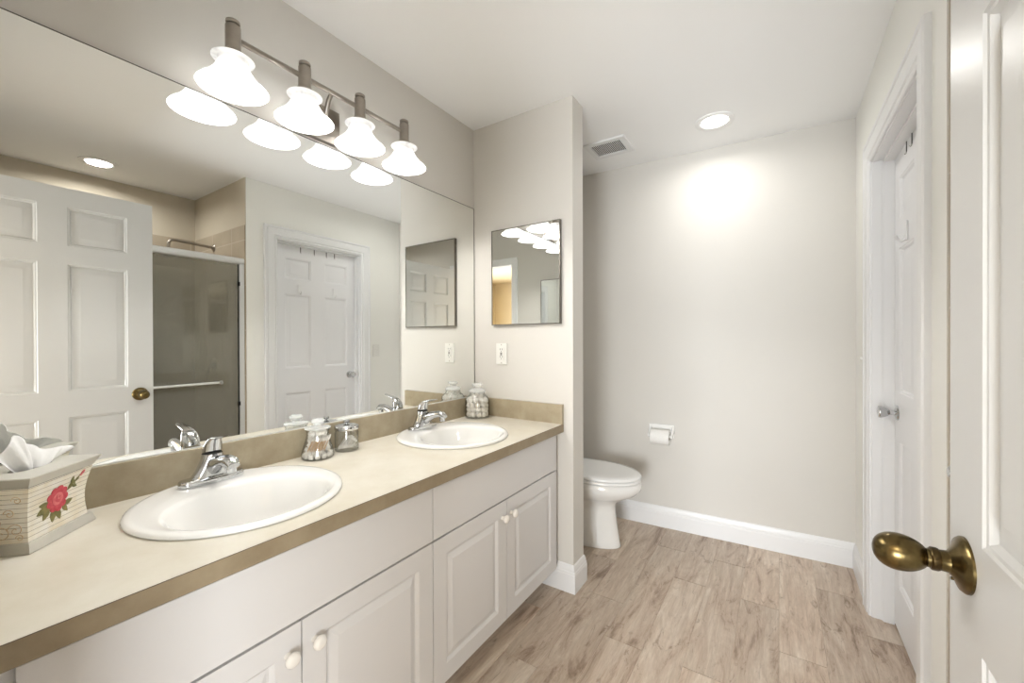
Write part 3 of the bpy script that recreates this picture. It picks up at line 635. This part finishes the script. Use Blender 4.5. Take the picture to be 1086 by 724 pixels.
# ------------------------------------------------------------------ recessed lights
def can(x, y, label, k=1.0):
    root = empty('recessed_light', (x, y, CH), label=label, cat='ceiling light', group='recessed ceiling lights')
    bm = bmesh.new(); lathe(bm, [(.098, 0), (.098, -.004), (.093, -.006), (.072, -.006), (.066, -.001), (.066, 0)], 48, cap0=False, cap1=False); obj('trim_ring', bm, M_ceil, root)
    bm = bmesh.new(); lathe(bm, [(.066, -.0005), (.066, -.003), (.05, -.0042), (0, -.0046)], 48); obj('lens', bm, M_lens, root)
    l = bpy.data.lights.new('recessed_light_glow', 'AREA'); l.shape = 'DISK'; l.size = .12; l.energy = CAN_W*k; l.spread = math.radians(165); l.color = (1, .98, .95)
    lo = bpy.data.objects.new('recessed_light_glow', l); COL.objects.link(lo); lo.location = (x, y, CH-.008)
can(-.298, 2.488, 'round recessed ceiling light beside the air vent')
can(.895, .775, 'round recessed ceiling light over the shower, seen in the mirror', 2.6)

# ------------------------------------------------------------------ ceiling vent
ve = empty('ceiling_vent', (-.885, 2.460, CH), label='white square exhaust vent grille with dark slots in ceiling', cat='vent')
bm = bmesh.new()
w, d = .125, .110; iw, id_ = .094, .078
for a, b, c, e in ((-w, w, -d, -id_), (-w, w, id_, d), (-w, -iw, -id_, id_), (iw, w, -id_, id_)): box(bm, (a, c, -.011), (b, e, 0))
bmesh.ops.remove_doubles(bm, verts=bm.verts, dist=1e-5); obj('frame', bm, M_trim, ve)
bm = bmesh.new(); box(bm, (-iw, -id_, -.0015), (iw, id_, -.0005)); obj('duct_backing', bm, M_black, ve)
for i in range(18):
    x = -iw+(i+.5)*2*iw/18
    bm = bmesh.new(); box(bm, (x-.0021, -id_, -.0085), (x+.0021, id_, -.0070)); obj('slat', bm, M_trim, ve)

# ------------------------------------------------------------------ toilet (faces +x)
TY = 2.405
def egg(tip, back, w, z, n=56, p=2.0):
    """closed egg outline; widest part at 42% from back"""
    xm = back+(tip-back)*.47; out = []
    for j in range(n):
        t = 2*PI*j/n; c, s = math.cos(t), math.sin(t)
        L = tip-xm if c > 0 else xm-back; q = 2.0 if c > 0 else 2.9
        out.append((xm+L*math.copysign(abs(c)**(2/q), c), w*math.copysign(abs(s)**(2/q), s), z))
    return out
to = empty('toilet', (-1.085, TY-.012, 0), label='white elongated toilet with closed lid behind the partition wall', cat='toilet')
X0 = 1.1
def e_(tip, back, w, z): return egg(tip+X0+.008, back+X0, w, z*1.035)
bm = bmesh.new()
loft(bm, [e_(-.822, -1.36, .108, 0), e_(-.818, -1.36, .112, .006), e_(-.826, -1.36, .108, .03), e_(-.840, -1.35, .102, .12), e_(-.852, -1.34, .100, .20), e_(-.853, -1.33, .102, .235),
          e_(-.835, -1.32, .115, .262), e_(-.785, -1.31, .148, .290), e_(-.728, -1.30, .176, .318), e_(-.700, -1.29, .188, .348), e_(-.694, -1.28, .190, .370), e_(-.700, -1.27, .187, .386), e_(-.708, -1.27, .183, .392)])
obj('bowl', bm, M_porc, to, ang=60)
bm = bmesh.new(); loft(bm, [e_(-.706, -1.22, .181, .3945), e_(-.700, -1.225, .186, .398), e_(-.700, -1.225, .186, .408), e_(-.705, -1.22, .182, .412)]); obj('seat', bm, M_seat, to, ang=50)
bm = bmesh.new(); loft(bm, [e_(-.706, -1.23, .182, .4145), e_(-.698, -1.235, .188, .418), e_(-.698, -1.235, .188, .426), e_(-.706, -1.23, .182, .433), e_(-.74, -1.20, .155, .437), e_(-.80, -1.15, .11, .4385)]); obj('lid', bm, M_seat, to, ang=50)
for s in (-1, 1):
    bm = bmesh.new(); tube(bm, [(-1.235+X0, s*.075-.02, .418), (-1.235+X0, s*.075+.02, .418)], .011, 14); obj('hinge', bm, M_seat, to)
bm = bmesh.new(); box(bm, (-1.455+X0, -.115, .20), (-1.24+X0, .115, .392)); bevel(bm, .03, 4); obj('tank_shelf', bm, M_porc, to, ang=50)
bm = bmesh.new(); v = box(bm, (-1.455+X0, -.225, .392), (-1.265+X0, .225, .745)); 
for q in v:
    if q.co.z < .5: q.co.y *= .9
bevel(bm, .022, 4); obj('tank', bm, M_porc, to, ang=50)
bm = bmesh.new(); box(bm, (-1.458+X0, -.235, .745), (-1.255+X0, .235, .780)); bevel(bm, .010, 3); obj('tank_lid', bm, M_porc, to, ang=50)
bm = bmesh.new(); tube(bm, [(-1.262+X0, -.16, .68), (-1.245+X0, -.16, .68)], .011, 14); tube(bm, [(-1.247+X0, -.16, .68), (-1.242+X0, -.09, .672)], [.007, .005], 12); obj('flush_lever', bm, M_chrome, to)
for s in (-1, 1):
    bm = bmesh.new(); lathe(bm, [(.013, 0), (.013, .006), (.009, .014), (0, .018)], 16, c=(-1.15+X0, s*.121, 0)); obj('bolt_cap', bm, M_porc, to)

# ------------------------------------------------------------------ toilet paper holder and roll (on the back wall)
tx, tz = -.655, .615; ty = yb(tx); rz = math.radians(3.0)
hp = empty('toilet_paper_holder', (tx, ty, tz), (0, 0, rz), label='white ceramic toilet paper holder on the back wall', cat='paper holder')
bm = bmesh.new(); box(bm, (-.080, -.010, -.018), (.080, -.0002, .066)); bevel(bm, .006, 3); obj('backplate', bm, M_porc, hp)
for s in (-1, 1):
    bm = bmesh.new(); rings = []
    for y, zc, hz, hx in ((-.006, .030, .034, .010), (-.025, .020, .024, .009), (-.045, .008, .018, .0085), (-.062, .0, .0165, .008), (-.072, .0, .010, .006)):
        rings.append([(s*.071+hx*math.cos(t), y, zc+hz*math.sin(t)) for t in [2*PI*j/20 for j in range(20)]])
    loft(bm, rings); obj('post', bm, M_porc, hp)
bm = bmesh.new(); lathe(bm, [(.009, -.064), (.009, .064)], 18, c=(0, -.055, 0), axis='x'); obj('roller', bm, M_plast, hp)
rl = empty('toilet_paper_roll', (tx, ty, tz), (0, 0, rz), label='half-used white toilet paper roll on the ceramic holder', cat='toilet paper')
bm = bmesh.new(); lathe(bm, [(.0205, -.057), (.0475, -.057), (.048, -.055), (.048, .055), (.0475, .057), (.0205, .057)], 40, c=(0, -.055, -.008), axis='x', cap0=False, cap1=False); obj('paper', bm, M_paper, rl)
bm = bmesh.new(); lathe(bm, [(.0195, -.0565), (.0205, -.0565), (.0205, .0565), (.0195, .0565), (.0195, -.0565)], 32, c=(0, -.055, -.008), axis='x', cap0=False, cap1=False); obj('cardboard_core', bm, M_core, rl)

# ------------------------------------------------------------------ shower enclosure
se = empty('shower_enclosure', (.375, .75, .11), label='sliding smoky glass shower doors in a silver aluminium frame', cat='shower door')
def sobj(name, bm, m, **k): return at(obj(name, bm, m, **k), se)
SX0, SY0, SY1 = .353, YF+.010, YW-.0095
bm = bmesh.new(); rings = []
for y in (SY0, SY1-.0): rings.append([(SX0+.024+.026*math.copysign(abs(math.cos(t))**.7, math.cos(t)), y, 1.822+.024*math.copysign(abs(math.sin(t))**.7, math.sin(t))) for t in [2*PI*j/28 for j in range(28)]])
loft(bm, rings); sobj('header_rail', bm, M_alu)
for a, b in ((SY1-.032, SY1), (SY0, SY0+.032)):
    bm = bmesh.new(); box(bm, (SX0+.002, a, .135), (SX0+.046, b, 1.80)); bevel(bm, .003, 2); sobj('wall_jamb', bm, M_alu)
bm = bmesh.new(); box(bm, (SX0, SY0, .11), (SX0+.048, SY1, .135)); bevel(bm, .004, 2); sobj('bottom_track', bm, M_alu)
for x, a, b in ((SX0+.010, .70, SY1-.036), (SX0+.032, SY0+.036, .78)):
    bm = bmesh.new(); box(bm, (x, a, .138), (x+.006, b, 1.796)); p = sobj('glass_panel', bm, M_sglass, smooth=False)
bm = bmesh.new(); box(bm, (SX0+.008, SY1-.040, .138), (SX0+.018, SY1-.034, 1.796)); sobj('seal_strip', bm, M_black)
for z in (1.655, .79):
    bm = bmesh.new(); box(bm, (SX0-.004, SY1-.046, z-.014), (SX0+.010, SY1-.030, z+.014)); bevel(bm, .002, 1); sobj('bumper', bm, M_black)
bm = bmesh.new(); tube(bm, [(SX0-.040, .60, .955), (SX0-.040, 1.262, .955)], .008, 14); sobj('towel_bar', bm, M_alu)
for y in (.74, 1.255):
    bm = bmesh.new(); lathe(bm, [(.010, 0), (.010, .040), (.014, .044), (.014, .054), (.010, .058), (0, .059)], 20, c=(SX0+.010, y, .955), axis='-x'); sobj('bar_mount', bm, M_chrome)

# shower arm
sa = empty('shower_fixture', (.865, YW-.009, 1.985), label='dark nickel shower arm on the tiled wall above the glass', cat='shower head')
bm = bmesh.new(); lathe(bm, [(.030, 0), (.030, .004), (.022, .010), (.012, .012), (0, .013)], 28, axis='-y'); obj('flange', bm, M_nickel, sa)
bm = bmesh.new(); tube(bm, [(0, 0, 0), (0, -.06, .004), (0, -.17, .010), (0, -.25, .014), (0, -.275, .008), (0, -.288, -.010), (0, -.290, -.035), (0, -.290, -.055)], .010, 14); obj('arm', bm, M_nickel, sa)
bm = bmesh.new(); lathe(bm, [(.012, -.055), (.016, -.062), (.030, -.085), (.042, -.105), (.043, -.115), (.040, -.118), (0, -.118)], 32, c=(0, -.29, 0)); obj('shower_head', bm, M_nickel, sa)
bm = bmesh.new(); lathe(bm, [(.055, 0), (.055, .004), (.045, .008), (.016, .010), (.016, .035), (0, .036)], 28, axis='-y'); o = empty('shower_valve', (.865, YW-.009, 1.05), label='chrome shower valve on the tiled end wall behind the glass', cat='shower valve'); obj('escutcheon', bm, M_chrome, o)
bm = bmesh.new(); tube(bm, [(0, -.028, 0), (.012, -.034, -.035), (.02, -.036, -.07)], [.009, .007, .006], 12); obj('lever', bm, M_chrome, o)

# ------------------------------------------------------------------ glass jars
def jar_shell(prof, t):
    """closed thick shell: outer profile up, inner profile down; bottom thickness t"""
    inn = [(max(r-t, .002), z+(t*1.6 if i == 0 else 0)) for i, (r, z) in enumerate(prof)]
    return prof, inn
def make_jar(name, loc, label, prof, t, lid_parts):
    root = empty(name, loc, label=label, cat='jar')
    bm = bmesh.new(); inn = [(0, prof[0][1]+t*2)]+[(max(r-t, .001), max(z, prof[0][1]+t*2)) for r, z in prof[1:]]
    lathe(bm, [(0, prof[0][1])]+prof+list(reversed(inn)), 44, cap0=False, cap1=False); bmesh.ops.remove_doubles(bm, verts=bm.verts, dist=2e-5)
    obj('glass_body', bm, M_glass, root, ang=60)
    lid = None
    for nm, pr, m in lid_parts:
        bm = bmesh.new(); lathe(bm, pr, 36, cap0=False, cap1=False); bmesh.ops.remove_doubles(bm, verts=bm.verts, dist=2e-5)
        o = obj(nm, bm, m, lid or root, ang=50)
        if lid is None: lid = o
    return root
# jar 1: flared glass jar with glass knob lid, wooden swabs in cotton
J1 = (-1.388, .842, CZ)
make_jar('glass_jar', J1, 'bell-shaped glass jar of wooden cotton swabs behind the nearer sink', [(.050, .0), (.054, .004), (.0545, .014), (.050, .034), (.042, .060), (.037, .080), (.036, .092), (.039, .098), (.042, .104)], .0022,
         [('lid', [(0, .1045), (.0425, .1045), (.0435, .107), (.0425, .1095), (.030, .112), (.016, .114), (.012, .118), (.0185, .123), (.0225, .130), (.020, .1365), (.012, .1405), (0, .1415)], M_glass2)])
# jar 2: short jar with a metal lid
J2 = (-1.392, .962, CZ)
make_jar('lidded_jar', J2, 'short glass jar with a silver metal lid beside the bell-shaped jar', [(.040, .0), (.043, .004), (.0435, .030), (.0435, .066), (.041, .074), (.0405, .080)], .0020,
         [('metal_lid', [(0, .0795), (.0435, .0795), (.0445, .081), (.0445, .092), (.0425, .095), (.030, .098), (.010, .100), (0, .100)], M_chrome),
          ('lid_knob', [(.005, .098), (.005, .103), (.011, .106), (.0125, .111), (.010, .1145), (0, .116)], M_chrome)])
# jar 3: large cotton ball jar in the corner
J3 = (-1.372, 1.748, CZ)
make_jar('cotton_ball_jar', J3, 'round glass jar full of cotton balls in the counter corner', [(.062, .0), (.066, .005), (.0665, .020), (.0665, .088), (.063, .102), (.054, .115), (.044, .123), (.0415, .130), (.0415, .137)], .0024,
         [('lid', [(0, .1375), (.043, .1375), (.045, .141), (.0445, .149), (.038, .155), (.024, .159), (.017, .163), (.017, .168), (.025, .173), (.028, .179), (.0265, .184), (.016, .187), (0, .1875)], M_glass2)])

# cotton balls: packed layers, each its own object sharing three meshes
def blob_mesh(seed, r):
    g = random.Random(seed); bm = bmesh.new(); bmesh.ops.create_icosphere(bm, subdivisions=3, radius=r)
    ph = [g.random()*6 for _ in range(6)]
    for v in bm.verts:
        n = v.co.normalized(); k = 1+.07*math.sin(5*n.x+ph[0])+.07*math.sin(6*n.y+ph[1])+.06*math.sin(7*n.z+ph[2])+.03*math.sin(17*n.x+13*n.y+ph[3]); v.co *= k
    return bm
first = None; protos = []
rc = random.Random(11); rb = .0155
spots = []
zl = .021
while zl < .098:
    for rad, cnt in ((.0445, 9), (.016, 3)):
        off = rc.random()*6
        for i in range(cnt):
            a = off+2*PI*i/cnt; spots.append((rad*math.cos(a), rad*math.sin(a), zl+rc.uniform(-.002, .002)))
    zl += .0245
spots += [(.018, .005, .113), (-.016, .014, .112), (-.004, -.020, .1125)]
for i, (x, y, z) in enumerate(spots):
    if i < 3:
        o = obj('cotton_ball', blob_mesh(i, rb), M_cotton); protos.append(o)
    else:
        o = protos[i % 3].copy(); COL.objects.link(o)
    s = rc.uniform(.93, 1.04); o.scale = (s, s, s*.92)
    o.location = (J3[0]+x, J3[1]+y, J3[2]+z); o.rotation_euler = (rc.random()*6, rc.random()*6, rc.random()*6)
    tag(o, 'white cotton ball inside the round glass jar in the counter corner', 'cotton ball', 'cotton balls in the corner jar')

# swabs
def swab(mat_stick, L, nm, r=.0011):
    bm = bmesh.new(); tube(bm, [(0, 0, 0), (0, 0, L)], r, 7)
    for f in bm.faces: f.material_index = 0
    nf = len(bm.faces)
    for z0, s in ((-.002, 1), (L+.002, -1)):
        lathe(bm, [(0, z0), (.0022, z0+s*.002), (.0030, z0+s*.006), (.0026, z0+s*.012), (.0012, z0+s*.016)], 9)
    bm.faces.ensure_lookup_table()
    for f in bm.faces[nf:]: f.material_index = 1
    return obj(nm, bm, [mat_stick, M_cotton])
sp = swab(M_stick, .066, 'cotton_swab'); rs = random.Random(5)
cnt = 0; camdir = Vector((-J1[0], -J1[1], 0)).normalized(); side = Vector((0, 0, 1)).cross(camdir)
def place_swab(o, J, p, d):
    d = d.normalized(); o.rotation_mode = 'QUATERNION'; o.rotation_quaternion = Vector((0, 0, 1)).rotation_difference(d); o.location = Vector(J)+p
for row in range(4):
    for i in range(9):
        o = sp if cnt == 0 else sp.copy()
        if cnt: COL.objects.link(o)
        dep = .0285-.011*row; a = (i-4)*.0066+rs.uniform(-.0015, .0015)
        base = camdir*dep+side*(a-.012)+Vector((0, 0, .013+.001*rs.random()+.0006*abs(i-4)))
        d = side*.42*(1+.2*rs.random())+Vector((0, 0, 1))+camdir*-.16
        place_swab(o, J1, base, d); cnt += 1
        tag(o, 'wooden-stick cotton swab in the bell-shaped glass jar', 'cotton swab', 'wooden cotton swabs in the bell-shaped jar')
# cotton wads filling the bottom and top of jar 1
k = 0
for z, rad, n in ((.012, .0415, 12), (.012, .022, 6), (.030, .0345, 11), (.045, .0295, 10), (.060, .0265, 10), (.074, .0235, 8), (.087, .0225, 8), (.089, .006, 2)):
    for i in range(n):
        a = 2*PI*i/n+z*40; rel = camdir.dot(Vector((math.cos(a), math.sin(a), 0)))
        if (.025 < z < .07 and rel > -.05) or (.07 < z < .08 and rel > .25): continue
        o = protos[k % 3].copy(); COL.objects.link(o); s = .58+.10*rs.random(); o.scale = (s, s, s*.85); k += 1
        o.location = (J1[0]+rad*math.cos(a), J1[1]+rad*math.sin(a), J1[2]+z); o.rotation_euler = (rs.random()*6, rs.random()*6, rs.random()*6)
        tag(o, 'small white cotton wad among the swabs in the bell-shaped jar', 'cotton wad', 'cotton wads in the bell-shaped jar'); o.name = 'cotton_wad'
sp2 = swab(M_stickw, .066, 'white_swab', .0013); cnt = 0
cam2 = Vector((-J2[0], -J2[1], 0)).normalized(); side2 = Vector((0, 0, 1)).cross(cam2)
for row in range(2):
    for i in range(9):
        o = sp2 if cnt == 0 else sp2.copy()
        if cnt: COL.objects.link(o)
        base = cam2*(.020-.020*row)+side2*(-.031+.0062*i+.002*rs.random())+Vector((0, 0, .010+.0004*i))
        d = side2*(.62+.25*rs.random())+Vector((0, 0, 1)); L_ = d.normalized()
        place_swab(o, J2, base, d); sc_ = .84 if i < 3 else .80-.075*(i-3); o.scale = (1, 1, sc_); cnt += 1
        tag(o, 'white cotton swab leaning in the jar with the metal lid', 'cotton swab', 'white swabs in the metal-lidded jar')

# ------------------------------------------------------------------ tissue box, corner towards the camera
TB = Vector((-1.237, .149, CZ)); TL, TW, TH = .160, .118, .158       # near-corner, length to the far right, depth, height
tb = empty('tissue_box_cover', (TB.x, TB.y, TB.z), (0, 0, math.radians(135)), label='flared tissue box cover with silver rims and a painted red rose', cat='tissue box')
# local: x along the rose face (0..TL), y = depth (positive -> left/back)
def tring(inset, z): return [(inset, inset, z), (TL-inset, inset, z), (TL-inset, TW-inset, z), (inset, TW-inset, z)]
def face_in(z):     # concave side profile
    t = (z-.020)/(.128-.020); return .0075+.006*math.sin(PI*min(max(t, 0), 1))-.006*t
bm = bmesh.new(); loft(bm, [tring(-.001, 0), tring(-.0025, .002), tring(.0025, .020), tring(.007, .0205)], True, False); bevel(bm, .0012, 1, 25); obj('bottom_rim', bm, M_silver, tb, ang=25)
bm = bmesh.new(); N_ = 14; loft(bm, [tring(face_in(.020+.110*i/N_), .020+.110*i/N_) for i in range(N_+1)], False, False); obj('body', bm, M_boards, tb, ang=50)
bm = bmesh.new()
# top with slot: rim ring + top ring with oval opening
n = 40
def sq(inset, z):
    out = []
    for j in range(n):
        t = 2*PI*j/n; c, s = math.cos(t), math.sin(t); hx, hy = TL/2-inset, TW/2-inset; k = min(hx/abs(c) if abs(c) > 1e-6 else 1e9, hy/abs(s) if abs(s) > 1e-6 else 1e9)
        out.append((TL/2+k*c, TW/2+k*s, z))
    return out
def ov(rx, ry, z): return [(TL/2+rx*math.cos(2*PI*j/n), TW/2+ry*math.sin(2*PI*j/n), z) for j in range(n)]
bmr = bm
loft(bmr, [tring(.0035, .130), tring(.0010, .131), tring(-.010, .1505), tring(-.0095, .1525), tring(-.007, .153)], False, False)
bl = bmesh.new()
obj('top_rim', bmr, M_silver, tb, ang=25)
# patch corners of the top plate: rectangular plate with oval slot built from matching corner angles
bl.free(); bl = bmesh.new()
angs = sorted({2*PI*j/40 for j in range(40)} | {math.atan2(sy*(TW/2+.007), sx*(TL/2+.007)) % (2*PI) for sx in (-1, 1) for sy in (-1, 1)})
def rr2(z):
    out = []
    for t in angs:
        c, s = math.cos(t), math.sin(t); hx, hy = TL/2+.007, TW/2+.007; k = min(hx/abs(c) if abs(c) > 1e-6 else 1e9, hy/abs(s) if abs(s) > 1e-6 else 1e9); out.append((TL/2+k*c, TW/2+k*s, z))
    return out
def ov2(rx, ry, z): return [(TL/2+rx*math.cos(t), TW/2+ry*math.sin(t), z) for t in angs]
loft(bl, [rr2(.153), ov2(.044, .020, .1528), ov2(.043, .019, .147)], False, False); obj('top_plate', bl, M_silver, tb, ang=40)
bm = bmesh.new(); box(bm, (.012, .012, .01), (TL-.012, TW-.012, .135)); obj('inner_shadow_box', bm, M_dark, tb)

# rose painted in relief on the face y = face_in(z) (front = -y local)
def petal(bm, x, z, rx, rz_, ang_, th=.0012, n=14, tipk=0, lift=0):
    pts = []
    for j in range(n):
        t = 2*PI*j/n; a = rx*math.cos(t)*(1-tipk*.0); b = rz_*math.sin(t)*(1-tipk*abs(math.cos(t)))
        px = x+a*math.cos(ang_)-b*math.sin(ang_); pz = z+a*math.sin(ang_)+b*math.cos(ang_); pts.append((px, pz))
    loft(bm, [[(p, face_in(q)+.0004, q) for p, q in pts], [(p, face_in(q)-th-lift, q) for p, q in pts]])
rose = empty('rose_motif', (0, 0, 0)); rose.parent = tb; rose['label'] = 'red rose with green leaves'
rx0, rz0 = .076, .082
bm = bmesh.new()
for i in range(9):
    a = 2*PI*i/9; petal(bm, rx0+.0165*math.cos(a), rz0+.0185*math.sin(a), .0095, .0085, a, .0010)
obj('outer_petals', bm, M_red, rose, ang=30)
bm = bmesh.new()
for i in range(7):
    a = 2*PI*i/7+.4; petal(bm, rx0+.0095*math.cos(a), rz0+.010*math.sin(a), .0035, .0068, a, .0015)
for i in range(4):
    a = 2*PI*i/4+.9; petal(bm, rx0+.003+.004*math.cos(a), rz0+.004+.004*math.sin(a), .0020, .0040, a, .0021)
obj('inner_petals', bm, M_pink, rose, ang=30)
bm = bmesh.new(); petal(bm, rx0, rz0, .013, .0145, 0, .0012); petal(bm, rx0+.002, rz0+.003, .0042, .0045, 0, .0018); obj('rose_heart', bm, M_red, rose, ang=30)
bm = bmesh.new()
for x, z, a, L in ((.052, .082, 2.9, .013), (.047, .072, 3.5, .013), (.055, .064, 4.1, .013), (.070, .055, 4.5, .013), (.083, .054, 4.9, .012), (.100, .070, .3, .011), (.092, .060, 5.3, .010), (.103, .100, .9, .009), (.110, .106, 2.2, .007), (.113, .097, 5.9, .007), (.105, .112, 1.3, .007), (.118, .110, .8, .006)):
    petal(bm, x-.004 if x < .09 else x+.003, z-.004 if z < .09 else z, L*1.12, L*.60, a, .0007, tipk=.6)
pts = [(.095, .088), (.103, .098), (.112, .106), (.122, .113), (.130, .119)]
tube(bm, [(x, face_in(z)-.0003, z) for x, z in pts], .0007, 6)
obj('leaves', bm, M_leaf, rose, ang=30)
bm = bmesh.new(); petal(bm, .133, .121, .0062, .0036, .8, .0012, tipk=.3); petal(bm, .129, .117, .003, .0025, .8, .0012); obj('bud', bm, M_pink, rose, ang=30)
# tan scrolls on the narrow face (local x = face_in side)
bm = bmesh.new()
for (cy, cz, r0) in ((.030, .045, .014), (.052, .038, .016), (.078, .050, .015), (.040, .078, .010), (.070, .085, .011), (.095, .070, .012), (.025, .105, .009), (.060, .112, .010), (.022, .030, .007), (.060, .060, .008)):
    pts = []
    for j in range(22):
        t = j/21*4.2*PI/1.5; r = r0*(1-j/24); yy = cy+r*math.cos(t); zz = cz+r*math.sin(t)
        zz = min(max(zz, .023), .126); pts.append((face_in(zz)-.0001, yy, zz))
    tube(bm, pts, .0008, 5)
obj('scroll_motif', bm, M_scroll, tb)

# tissue pulled up out of the slot (top-level: rests in the box)
def tissue():
    bm = bmesh.new(); cols, rows = 30, 16; V = []
    def topz(s):      # silhouette of the upper edge across the sheet, s in -1..1
        return .052+.026*math.exp(-((s+.42)/.26)**2)-.030*max(0, s+.1)+.010*math.exp(-((s-.93)/.13)**2)-.05*max(0, -.75-s)
    for r in range(rows+1):
        u = r/rows; row = []
        for c in range(cols+1):
            s_ = 2*c/cols-1
            hw = .030+.040*u**.8
            x = s_*hw+.010*u+(.020*u*u*max(0, s_))-.004*u
            y = .0075*math.sin(s_*6.2+.6)*(1-.45*u)+.0035*math.sin(s_*15+u*2.5)*(.4+.6*u)+.014*u*u*(1-abs(s_))-.006*u*s_
            z = u*topz(s_)+.004*u*math.sin(s_*10+1)
            row.append(bm.verts.new((x, y, z)))
        V.append(row)
    for r in range(rows):
        for c in range(cols): bm.faces.new((V[r][c], V[r][c+1], V[r+1][c+1], V[r+1][c]))
    return bm
loc = tb.matrix_basis @ Vector((TL/2+.004, TW/2, .146))
ts = obj('tissue', tissue(), M_tissue, None, loc, (0, 0, math.radians(135)), ang=80)
sm = ts.modifiers.new('thickness', 'SOLIDIFY'); sm.thickness = .0008
tag(ts, 'crumpled white tissue sticking up out of the tissue box cover', 'tissue')

# ------------------------------------------------------------------ bedroom beyond the entrance doorway (behind the camera)
bm = bmesh.new(); box(bm, (-2.2, -3.6, -.05), (2.2, YF-.115, 0)); struct('floor_bedroom', bm, M_carpet, 'bedroom floor beyond the doorway', 'floor')
bm = bmesh.new(); box(bm, (-2.2, -3.6, CH), (2.2, YF-.115, CH+.1)); struct('ceiling_bedroom', bm, M_tan, 'bedroom ceiling beyond the doorway', 'ceiling')
bm = bmesh.new(); box(bm, (-2.3, -3.6, 0), (-2.2, YF-.115, CH)); box(bm, (2.2, -3.6, 0), (2.3, -2.45, CH)); box(bm, (2.2, -.75, 0), (2.3, YF-.115, CH)); box(bm, (2.2, -2.45, 0), (2.3, -.75, .6)); box(bm, (2.2, -2.45, 2.1), (2.3, -.75, CH))
box(bm, (-2.2, -3.6, 0), (-1.4, -3.5, CH)); box(bm, (1.0, -3.6, 0), (2.2, -3.5, CH)); box(bm, (-1.4, -3.6, 0), (1.0, -3.5, .06)); box(bm, (-1.4, -3.6, 2.1), (1.0, -3.5, CH))
box(bm, (-2.3, YF-.115, 0), (XL-.12, YF-.10, CH)); box(bm, (XS+.12, YF-.115, 0), (2.3, YF-.10, CH))
struct('wall_bedroom', bm, M_tan, 'bedroom walls with added window openings beyond the doorway', 'wall')
bm = bmesh.new()
for a, b, c, d in ((-1.4, 1.0, .06, .11), (-1.4, 1.0, 2.05, 2.1), (-1.4, -1.35, .11, 2.05), (.95, 1.0, .11, 2.05), (-.23, -.17, .11, 2.05)): box(bm, (a, -3.58, c), (b, -3.52, d))
struct('added_window_1', bm, M_trim, 'added white framed tall patio window, unseen, for fill from the bedroom', 'window')  # made-up frame around the rear fill light, out of view

bm = bmesh.new()
for a, b, c, d in ((-2.45, -.75, .6, .65), (-2.45, -.75, 2.05, 2.1), (-2.45, -2.40, .65, 2.05), (-.80, -.75, .65, 2.05), (-1.62, -1.58, .65, 2.05)): box(bm, (2.22, a, c), (2.28, b, d))
struct('added_window_2', bm, M_trim, 'added white framed side window, unseen, for fill from the bedroom', 'window')  # unseen frame added to go with the side fill light
